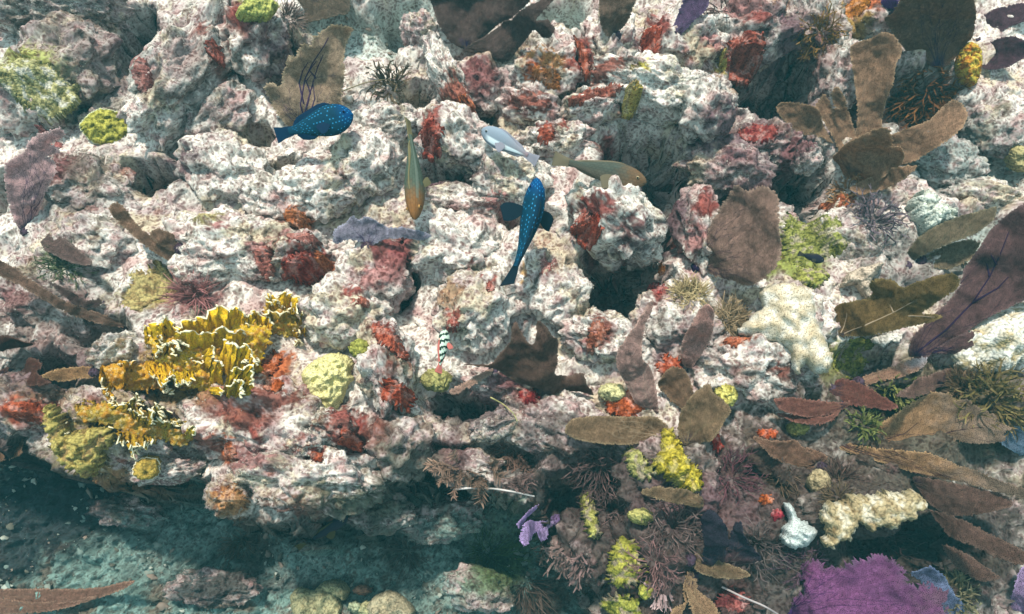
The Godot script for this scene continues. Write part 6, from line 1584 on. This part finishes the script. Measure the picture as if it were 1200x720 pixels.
var FIRE := [
	{"label": "upper cluster of bright yellow fire coral plates with white edges, left", "at": [235, 420], "crust": [[176, 396, 210, 386, 250, 376, 290, 376, 318, 388, 312, 410, 300, 440, 292, 462, 268, 470, 240, 462, 216, 452, 196, 440, 180, 420]], "plates": [
		{"edge": [168, 387, 176, 383, 184, 380, 192, 370, 200, 376, 207, 386], "foot": [178, 410, 190, 408, 208, 402], "tall": 0.05},
		{"edge": [206, 384, 216, 373, 224, 378, 236, 370, 248, 362, 262, 360, 276, 362, 288, 370, 290, 380], "foot": [214, 404, 240, 404, 270, 404, 292, 400], "tall": 0.055, "tone": Color(0.78, 0.5, 0.025)},
		{"edge": [282, 375, 292, 368, 303, 366, 314, 374, 318, 384], "foot": [288, 404, 302, 404, 316, 402], "tall": 0.045},
		{"edge": [205, 388, 222, 386, 245, 388, 262, 387, 274, 388, 288, 392], "foot": [210, 416, 240, 420, 270, 420, 290, 418], "tall": 0.06, "stagger": 0.015, "tone": Color(0.78, 0.5, 0.025)},
		{"edge": [182, 414, 188, 405, 194, 402, 200, 408, 202, 414], "foot": [184, 428, 194, 432, 204, 430], "tall": 0.06, "stagger": 0.02, "tone": Color(0.4, 0.24, 0.03)},
		{"edge": [224, 420, 236, 422, 246, 419, 256, 424, 262, 430], "foot": [222, 446, 240, 452, 262, 452], "tall": 0.06, "stagger": 0.02},
		{"edge": [262, 398, 276, 402, 288, 406, 296, 412, 299, 428], "foot": [258, 440, 278, 452, 298, 448], "tall": 0.06, "stagger": 0.022, "tone": Color(0.78, 0.5, 0.025)},
		{"edge": [246, 406, 252, 418, 254, 436, 256, 456, 262, 464], "foot": [234, 420, 238, 440, 246, 462], "tall": 0.055, "stagger": 0.022},
		{"edge": [268, 434, 280, 431, 290, 432, 297, 440, 294, 456], "foot": [262, 464, 276, 470, 292, 466], "tall": 0.05, "stagger": 0.02, "tone": Color(0.55, 0.38, 0.02)},
		{"edge": [206, 430, 214, 424, 222, 432, 226, 446], "foot": [200, 452, 212, 458, 226, 456], "tall": 0.05, "stagger": 0.012},
	]},
	{"label": "small fire coral plates with two stacked white edges, beside the white frosted rock", "at": [330, 375], "crust": [[310, 362, 330, 356, 352, 364, 358, 386, 340, 396, 314, 388]], "plates": [
		{"edge": [311, 350, 316, 344, 324, 350, 332, 341, 340, 342, 347, 352, 350, 362], "foot": [314, 368, 330, 370, 350, 368], "tall": 0.04, "tone": Color(0.78, 0.5, 0.025)},
		{"edge": [309, 370, 318, 366, 330, 367, 342, 364, 352, 362, 354, 371], "foot": [312, 384, 332, 388, 354, 384], "tall": 0.05, "stagger": 0.012, "tone": Color(0.36, 0.25, 0.04)},
		{"edge": [340, 382, 346, 388, 352, 388, 358, 382], "foot": [342, 396, 350, 400, 358, 394], "tall": 0.03},
	]},
	{"label": "orange-yellow fire coral plates left of and below the upper cluster", "at": [160, 440], "crust": [[120, 432, 140, 424, 168, 426, 200, 424, 226, 432, 220, 450, 190, 456, 150, 460, 126, 454]], "plates": [
		{"edge": [118, 446, 122, 454, 130, 459, 138, 463], "foot": [120, 428, 134, 430, 146, 436], "tall": 0.05, "tone": Color(0.58, 0.32, 0.02)},
		{"edge": [128, 428, 142, 424, 156, 426, 168, 432], "foot": [128, 448, 146, 456, 168, 456], "tall": 0.03, "tone": Color(0.6, 0.32, 0.02)},
		{"edge": [176, 440, 184, 446, 192, 450, 202, 444], "foot": [170, 424, 186, 420, 204, 420], "tall": 0.055, "tone": Color(0.62, 0.37, 0.02)},
		{"edge": [200, 438, 206, 448, 216, 452, 226, 446], "foot": [198, 424, 212, 426, 226, 428], "tall": 0.05, "tone": Color(0.64, 0.44, 0.02)},
	]},
	{"label": "lower cluster of brown-yellow fire coral with wriggling white edges, at the ledge's left end", "at": [165, 505], "crust": [[92, 478, 120, 472, 150, 474, 180, 486, 220, 494, 230, 508, 214, 524, 190, 516, 170, 524, 150, 520, 140, 504, 112, 496, 94, 492]], "plates": [
		{"edge": [146, 478, 152, 472, 160, 464, 156, 474, 148, 480, 158, 482, 166, 484], "foot": [150, 496, 160, 500, 168, 500], "tall": 0.05, "tone": Color(0.34, 0.23, 0.03)},
		{"edge": [162, 480, 168, 488, 174, 494, 180, 496, 188, 495, 195, 498], "foot": [164, 506, 178, 512, 194, 510], "tall": 0.055, "tone": Color(0.38, 0.26, 0.03)},
		{"edge": [178, 494, 176, 484, 181, 474, 186, 482, 190, 494], "foot": [172, 506, 182, 508, 194, 506], "tall": 0.065, "tone": Color(0.36, 0.26, 0.03)},
		{"edge": [138, 514, 144, 522, 150, 518, 158, 520, 166, 525, 172, 515, 176, 512], "foot": [142, 500, 158, 500, 178, 500], "tall": 0.055, "tone": Color(0.33, 0.21, 0.02)},
		{"edge": [152, 524, 156, 534, 162, 526, 170, 528, 178, 518], "foot": [152, 512, 164, 514, 178, 508], "tall": 0.05, "tone": Color(0.36, 0.24, 0.02)},
		{"edge": [90, 487, 98, 485, 106, 481, 112, 479], "foot": [90, 474, 100, 468, 114, 466], "tall": 0.045, "tone": Color(0.32, 0.21, 0.03)},
		{"edge": [66, 488, 72, 496, 70, 506, 78, 508], "foot": [76, 488, 84, 496, 84, 506], "tall": 0.05, "tone": Color(0.3, 0.17, 0.02)},
		{"edge": [122, 490, 128, 486, 126, 496, 134, 500], "foot": [118, 482, 126, 480, 136, 486], "tall": 0.045, "tone": Color(0.32, 0.2, 0.02)},
		{"edge": [198, 494, 212, 492, 222, 498, 228, 508], "foot": [196, 512, 210, 516, 226, 514], "tall": 0.045, "tone": Color(0.48, 0.36, 0.05)},
		{"edge": [112, 478, 128, 472, 140, 470, 150, 474], "foot": [112, 494, 130, 496, 148, 494], "tall": 0.045, "tone": Color(0.4, 0.26, 0.02)},
	]},
]

# [x, y, r, kind, n, width, tone, tone2, spread, label, name, lean]
var WEEDS := [
	[456, 100, 24, "ribbon", 34, 0.0035, Color(0.13, 0.1, 0.06), Color(0.07, 0.05, 0.035), 0.7, "small brown bushy seaweed right of the tall olive fan", "bushy_seaweed", [0, -0.3]],
	[808, 345, 30, "curl", 420, 0.0019, Color(0.50, 0.40, 0.22), Color(0.36, 0.28, 0.15), 1.5, "tan anemone with short curling tentacles, above the pinkish oval blade", "anemone", [0, 0]],
	[858, 374, 32, "curl", 420, 0.0016, Color(0.24, 0.175, 0.1), Color(0.32, 0.24, 0.15), 1.3, "shaggy brown seaweed between the anemone and the cream-white coral", "shaggy_seaweed", [0.1, 0.2]],
	[284, 640, 26, "hair", 240, 0.0018, Color(0.085, 0.055, 0.04), Color(0.12, 0.085, 0.06), 0.6, "dark brown hairy seaweed hanging down the shaded floor below the ledge tip", "hairy_seaweed", [0, 1.0]],
	[535, 552, 26, "plume", 16, 0.0016, Color(0.25, 0.165, 0.12), Color(0.19, 0.12, 0.09), 1.0, "pale tan feathery weeds, left clump above the shaded floor", "feather_weed", [-0.6, 0.5]],
	[572, 556, 26, "plume", 16, 0.0016, Color(0.22, 0.145, 0.105), Color(0.16, 0.105, 0.08), 1.0, "pale brown feathery weeds, middle clump right of the palest one", "feather_weed", [-0.1, 0.7]],
	[606, 560, 22, "plume", 12, 0.0015, Color(0.17, 0.11, 0.1), Color(0.12, 0.08, 0.075), 1.0, "dark feathery weeds, right clump of the row above the thin white strand", "feather_weed", [0.1, 0.6]],
	[598, 530, 24, "plume", 14, 0.0015, Color(0.18, 0.11, 0.085), Color(0.13, 0.08, 0.065), 1.0, "reddish feathery weeds just below the small whitish rock", "feather_weed", [0, 0.4]],
	[662, 650, 22, "ribbon", 20, 0.0034, Color(0.22, 0.155, 0.14), Color(0.15, 0.1, 0.09), 0.9, "drooping mauve-tan forked weeds at the bottom, right of the violet fan", "forked_seaweed", [0.0, 1.2]],
	[682, 658, 22, "ribbon", 18, 0.0032, Color(0.2, 0.13, 0.125), Color(0.12, 0.08, 0.075), 0.9, "drooping mauve forked weeds, the clump nearest the dark red strip of rock", "forked_seaweed", [-0.1, 1.2]],
	[640, 636, 18, "ribbon", 14, 0.0032, Color(0.2, 0.13, 0.1), Color(0.15, 0.1, 0.08), 0.9, "drooping brown forked weeds right under the violet fan", "forked_seaweed", [-0.2, 1.1]],
	[715, 600, 30, "ribbon", 60, 0.0017, Color(0.17, 0.115, 0.11), Color(0.1, 0.07, 0.07), 1.1, "dense dusky brown seaweed between the yellow strip and the oval yellow knob", "bushy_seaweed", [0, 0.2]],
	[790, 618, 34, "ribbon", 60, 0.0016, Color(0.09, 0.065, 0.06), Color(0.13, 0.09, 0.085), 1.1, "dark brown seaweed right of the oval yellow knob", "bushy_seaweed", [0, 0.2]],
	[768, 662, 26, "ribbon", 70, 0.0013, Color(0.2, 0.11, 0.105), Color(0.12, 0.07, 0.07), 1.2, "fine pinkish-brown seaweed right of the knobbly yellow column", "fine_seaweed", [0, 0.1]],
	[774, 690, 20, "ribbon", 12, 0.003, Color(0.32, 0.23, 0.23), Color(0.26, 0.18, 0.18), 0.8, "mauve forked weed drooping at the bottom edge below the fine pinkish one", "forked_seaweed", [0.0, 1.2]],
	[578, 650, 36, "hair", 420, 0.0018, Color(0.075, 0.12, 0.035), Color(0.05, 0.08, 0.025), 1.0, "soft mossy green seaweed on the floor left of the violet fan", "mossy_seaweed", [0.2, 0.5]],
	[622, 694, 34, "hair", 200, 0.0016, Color(0.12, 0.085, 0.07), Color(0.08, 0.06, 0.05), 0.8, "brown hairy seaweed at the bottom below the mossy green one", "hairy_seaweed", [0.3, 0.8]],
	[1162, 468, 36, "ribbon", 70, 0.003, Color(0.16, 0.13, 0.05), Color(0.1, 0.07, 0.035), 1.0, "bushy olive-brown seaweed at the right edge above the jagged pale fan", "bushy_seaweed", [0, -0.1]],
	[1128, 452, 22, "hair", 240, 0.0016, Color(0.15, 0.1, 0.065), Color(0.1, 0.07, 0.04), 1.0, "fuzzy brown seaweed ball left of the bushy olive-brown seaweed", "fuzzy_seaweed", [0, 0]],
	[225, 346, 30, "hair", 330, 0.0014, Color(0.38, 0.17, 0.17), Color(0.3, 0.14, 0.13), 1.2, "pink fuzzy seaweed just above the fire coral", "fuzzy_seaweed", [0, -0.1]],
	[1085, 112, 40, "ribbon", 90, 0.003, Color(0.1, 0.042, 0.02), Color(0.16, 0.075, 0.025), 1.0, "dark red-brown bushy seaweed under the broad top right fan", "bushy_seaweed", [0, 0.1]],
	[1060, 128, 30, "ribbon", 50, 0.003, Color(0.075, 0.032, 0.018), Color(0.11, 0.05, 0.02), 1.0, "dark reddish seaweed just right of the tall fan lobe", "bushy_seaweed", [0, 0.2]],
	[1024, 256, 28, "ribbon", 50, 0.0024, Color(0.15, 0.12, 0.14), Color(0.1, 0.075, 0.09), 1.0, "grey-mauve seaweed right of the orange-footed fan cluster", "bushy_seaweed", [0, 0]],
	[992, 228, 20, "ribbon", 26, 0.0036, Color(0.28, 0.17, 0.085), Color(0.2, 0.11, 0.06), 0.9, "small tan frilly weed at the foot of the many-lobed fan", "frilly_seaweed", [0.1, 0.3]],
	[982, 585, 22, "hair", 160, 0.0016, Color(0.1, 0.07, 0.045), Color(0.14, 0.1, 0.06), 1.0, "brown hairy seaweed on the left end of the tan plate coral", "hairy_seaweed", [0.2, 0.4]],
	[915, 562, 26, "hair", 260, 0.0015, Color(0.13, 0.09, 0.06), Color(0.09, 0.06, 0.045), 1.1, "brown fuzzy seaweed under the folded fan with the pale scrap", "fuzzy_seaweed", [0, 0.3]],
	[700, 545, 34, "ribbon", 70, 0.0015, Color(0.12, 0.075, 0.07), Color(0.075, 0.05, 0.05), 1.1, "low dark reddish seaweed under the horizontal oval blade", "bushy_seaweed", [0, 0.1]],
	[1012, 498, 20, "ribbon", 34, 0.0028, Color(0.15, 0.17, 0.05), Color(0.1, 0.11, 0.04), 1.0, "small green leafy weed under the jagged pale fan's curved back", "leafy_seaweed", [0, 0]],
	[1048, 456, 22, "ribbon", 36, 0.003, Color(0.2, 0.21, 0.06), Color(0.12, 0.13, 0.05), 1.0, "small yellow-green leafy weed between the curled blade and the jagged pale fan", "leafy_seaweed", [0, 0]],
	[888, 640, 30, "ribbon", 50, 0.0015, Color(0.11, 0.09, 0.085), Color(0.08, 0.06, 0.06), 1.0, "low grey-brown seaweed right of the violet-sided fan", "bushy_seaweed", [0, 0.2]],
	[985, 560, 26, "hair", 220, 0.0015, Color(0.09, 0.055, 0.05), Color(0.13, 0.085, 0.07), 1.0, "dark wispy seaweed above the tan plate coral's middle", "wispy_seaweed", [0.1, 0.2]],
	[964, 40, 24, "ribbon", 44, 0.0026, Color(0.2, 0.12, 0.035), Color(0.13, 0.07, 0.03), 1.0, "amber-brown bushy seaweed at the top, above the pale pink rock", "bushy_seaweed", [0.3, 0]],
	[1120, 700, 26, "ribbon", 40, 0.003, Color(0.17, 0.16, 0.09), Color(0.11, 0.09, 0.06), 1.0, "tan-green leafy weed near the bottom edge between the slate and lilac fans", "leafy_seaweed", [0, 0]],
	[860, 560, 28, "ribbon", 60, 0.0014, Color(0.12, 0.05, 0.06), Color(0.09, 0.04, 0.05), 1.1, "dark wine-red seaweed right of the bright yellow lobed coral", "bushy_seaweed", [0, 0.1]],
	[478, 648, 26, "hair", 160, 0.0016, Color(0.06, 0.05, 0.045), Color(0.09, 0.075, 0.06), 0.9, "dark brown hairy seaweed on the shaded floor, bottom centre left", "hairy_seaweed", [0.1, 0.6]],
	[75, 312, 24, "ribbon", 50, 0.002, Color(0.1, 0.12, 0.06), Color(0.07, 0.08, 0.045), 1.1, "dull green seaweed above the long edge-on fan", "leafy_seaweed", [0, 0]],
	[940, 665, 28, "ribbon", 44, 0.0015, Color(0.1, 0.06, 0.08), Color(0.075, 0.045, 0.06), 1.0, "dark purple-brown seaweed around the foot of the magenta fan", "bushy_seaweed", [-0.3, 0.2]],
	[1040, 640, 34, "ribbon", 60, 0.0015, Color(0.075, 0.05, 0.055), Color(0.1, 0.07, 0.07), 1.1, "dark shaded seaweed below the tan plate coral", "bushy_seaweed", [0, 0.2]],
	[845, 12, 24, "ribbon", 40, 0.0018, Color(0.14, 0.09, 0.085), Color(0.1, 0.065, 0.06), 1.0, "brown low seaweed at the top edge right of the purple fan", "bushy_seaweed", [0, 0]],
	[340, 20, 20, "hair", 120, 0.0014, Color(0.2, 0.15, 0.13), Color(0.14, 0.1, 0.09), 1.0, "pale brown wispy seaweed at the top edge right of the yellow crust", "wispy_seaweed", [0.2, 0]],
]

var FISH := [
	{"label": "royal blue fish with pale blue speckles seen from the side, upper left of centre", "head": [414, 134], "tail": [322, 158], "high": 0.17, "back": [-0.15, 1.0, 0.12], "fin_tall": 1.7, "deep": 0.195, "wide": 0.09, "paint": "blue", "fin": Color(0.002, 0.014, 0.04), "spread": 0.2, "sway": 0.08, "iris": Color(0.01, 0.05, 0.16), "tail_deep": 0.1, "eye": 0.022},
	{"label": "royal blue speckled fish seen from above with dark side fins spread, centre", "head": [629, 208], "tail": [614, 338], "high": 0.21, "tail_high": 0.16, "back": [0.5, 0.15, 0.9], "deep": 0.125, "wide": 0.088, "paint": "blue", "fin": Color(0.004, 0.011, 0.02), "spread": 1.0, "paddle": 0.2, "sway": 0.22, "iris": Color(0.01, 0.05, 0.16), "tail_deep": 0.12},
	{"label": "slender olive fish with an orange head pointing down, seen from above", "head": [486, 258], "tail": [486, 138], "high": 0.16, "back": [-0.35, 0.1, 1.0], "deep": 0.10, "wide": 0.082, "paint": "olive", "fin": Color(0.14, 0.12, 0.06), "spread": 0.5, "paddle": 0.09, "sway": -0.10, "tail_deep": 0.05, "iris": Color(0.3, 0.16, 0.05)},
	{"label": "pale grey fish with white and dark stripes along its flank, heading left", "head": [564, 152], "tail": [630, 189], "high": 0.14, "back": [0.45, 1.0, 0.55], "deep": 0.155, "wide": 0.09, "paint": "gray", "fin": Color(0.2, 0.2, 0.24), "spread": 0.25, "sway": 0.0, "tail_deep": 0.09, "eye": 0.024, "iris": Color(0.25, 0.28, 0.3)},
	{"label": "greenish-brown fish with a tan head swimming to the right, below the rust-red rock", "head": [758, 214], "tail": [648, 186], "high": 0.21, "back": [0.2, 1.0, 0.35], "fin_tall": 0.6, "deep": 0.125, "wide": 0.085, "paint": "tan", "fin": Color(0.12, 0.1, 0.065), "spread": 0.3, "sway": 0.05, "tail_deep": 0.075, "iris": Color(0.3, 0.24, 0.14)},
	{"label": "small black, green and white striped fish with a reddish tail, head up, centre", "head": [522, 386], "tail": [515, 437], "high": 0.15, "back": [-0.6, 0.2, 0.8], "deep": 0.16, "wide": 0.10, "paint": "banded", "fin": Color(0.4, 0.12, 0.1), "spread": 0.4, "sway": 0.06, "tail_deep": 0.1},
	{"label": "slim black fish with a yellow-brown tail on the shaded floor, bottom left of centre", "head": [408, 606], "tail": [348, 644], "high": -0.16, "back": [0.3, 0.9, 0.5], "deep": 0.12, "wide": 0.075, "paint": "dark", "fin": Color(0.05, 0.04, 0.012), "spread": 0.2, "sway": 0.04, "tail_deep": 0.07},
	{"label": "tiny dark fish in front of the large olive-green lump coral", "head": [966, 306], "tail": [936, 297], "high": 0.10, "back": [0.0, 1.0, 0.4], "deep": 0.17, "wide": 0.10, "paint": "dark", "fin": Color(0.03, 0.03, 0.025), "spread": 0.2, "tail_deep": 0.1},
]

func _ready() -> void:
	# ---- camera: looking down the reef slope
	look = Basis(Vector3.RIGHT, deg_to_rad(-PITCH))
	eye = look.z * REACH
	slope = Transform3D(Basis(Vector3.RIGHT, deg_to_rad(TILT)), Vector3.ZERO)
	var cam := Camera3D.new()
	cam.name = "camera"
	add_child(cam)
	cam.transform = Transform3D(look, eye)
	cam.fov = rad_to_deg(atan(HALF)) * 2.0
	cam.near = 0.05
	cam.far = 200.0
	cam.current = true
	# ---- the light under water: bright pale water above, deep teal to the sides
	var sky := ProceduralSkyMaterial.new()
	sky.sky_top_color = Color(0.82, 0.92, 0.95)
	sky.sky_horizon_color = Color(0.21, 0.40, 0.46)
	sky.sky_curve = 0.25
	sky.ground_horizon_color = Color(0.14, 0.36, 0.42)
	sky.ground_bottom_color = Color(0.05, 0.14, 0.17)
	sky.sun_angle_max = 0.0
	var env := Environment.new()
	env.background_mode = Environment.BG_SKY
	env.sky = Sky.new()
	env.sky.sky_material = sky
	env.background_energy_multiplier = SKY_ENERGY
	env.tonemap_mode = Environment.TONE_MAPPER_LINEAR
	env.tonemap_exposure = EXPOSURE
	env.sdfgi_enabled = true
	env.ssao_enabled = true
	env.ssil_enabled = true
	if FOG > 0.0:
		env.fog_enabled = true
		env.fog_density = FOG
		env.fog_light_color = Color(0.42, 0.80, 0.84)
	var we := WorldEnvironment.new()
	we.name = "environment"
	we.environment = env
	add_child(we)
	var sun := DirectionalLight3D.new()
	sun.name = "sun"
	add_child(sun)
	sun.look_at_from_position(Vector3.ZERO, Vector3(0.14, -1.0, 0.03), Vector3.UP)
	sun.light_energy = SUN
	sun.light_color = Color(1.0, 0.965, 0.91)
	sun.light_angular_distance = 4.0
	sun.shadow_enabled = true
	# ---- the reef
	rw = int(GW / RC) + 1
	rh = int(GH / RC) + 1
	top.resize(rw * rh); top.fill(-0.6)
	tint.resize(rw * rh); tint.fill(Color(0, 0, 0, 0))
	noise("rag", 1.0, 2, FastNoiseLite.TYPE_SIMPLEX, 91)
	noise("mn", 1.0, 3, FastNoiseLite.TYPE_SIMPLEX_SMOOTH, 98)
	make_materials()
	make_ground()
	for k in ROCKS.size():
		make_rock(ROCKS[k], k + 1)
	# ---- what grows on it
	var ml := mounds()
	for k in ml.size():
		make_mound(ml[k], k)
	for k in FIRE.size():
		make_fire(FIRE[k], k)
	for k in FANS.size():
		make_fan(FANS[k], k)
	for k in WEEDS.size():
		var w: Array = WEEDS[k]
		make_weed({"at": [w[0], w[1]], "r": w[2], "kind": w[3], "n": w[4], "width": w[5], "tone": w[6], "tone2": w[7], "spread": w[8], "label": w[9], "name": w[10], "lean": w[11], "category": "anemone" if w[10] == "anemone" else "seaweed", "group": "" if w[10] == "anemone" else "seaweeds on the reef"}, k)
	make_strand([532, 574, 550, 572, 580, 573, 604, 577, 626, 582], 0.0028, 0.0018, Color(0.5, 0.46, 0.44), "thin pale strand lying level below the feathery weeds, left of the violet fan", "sea_whip", "sea whip", 0.03)
	make_strand([846, 688, 870, 700, 895, 710, 915, 722, 930, 740], 0.0026, 0.0018, Color(0.34, 0.3, 0.3), "thin grey sea whip curving down to the bottom edge left of the magenta fan", "sea_whip", "sea whip", 0.03)
	make_strand([575, 466, 590, 474, 603, 486, 606, 494], 0.002, 0.0012, Color(0.34, 0.31, 0.14), "short yellowish strand under the ragged dark brown fan", "sea_whip", "sea whip", 0.02)
	make_strand([398, 108, 430, 96, 460, 92, 474, 84], 0.002, 0.0012, Color(0.2, 0.17, 0.1), "thin brown twig across the small bushy seaweed, upper left of centre", "sea_whip", "sea whip", 0.02)
	# ---- fish
	for k in FISH.size():
		make_fish(FISH[k], k)
	make_rubble()
	make_turf()
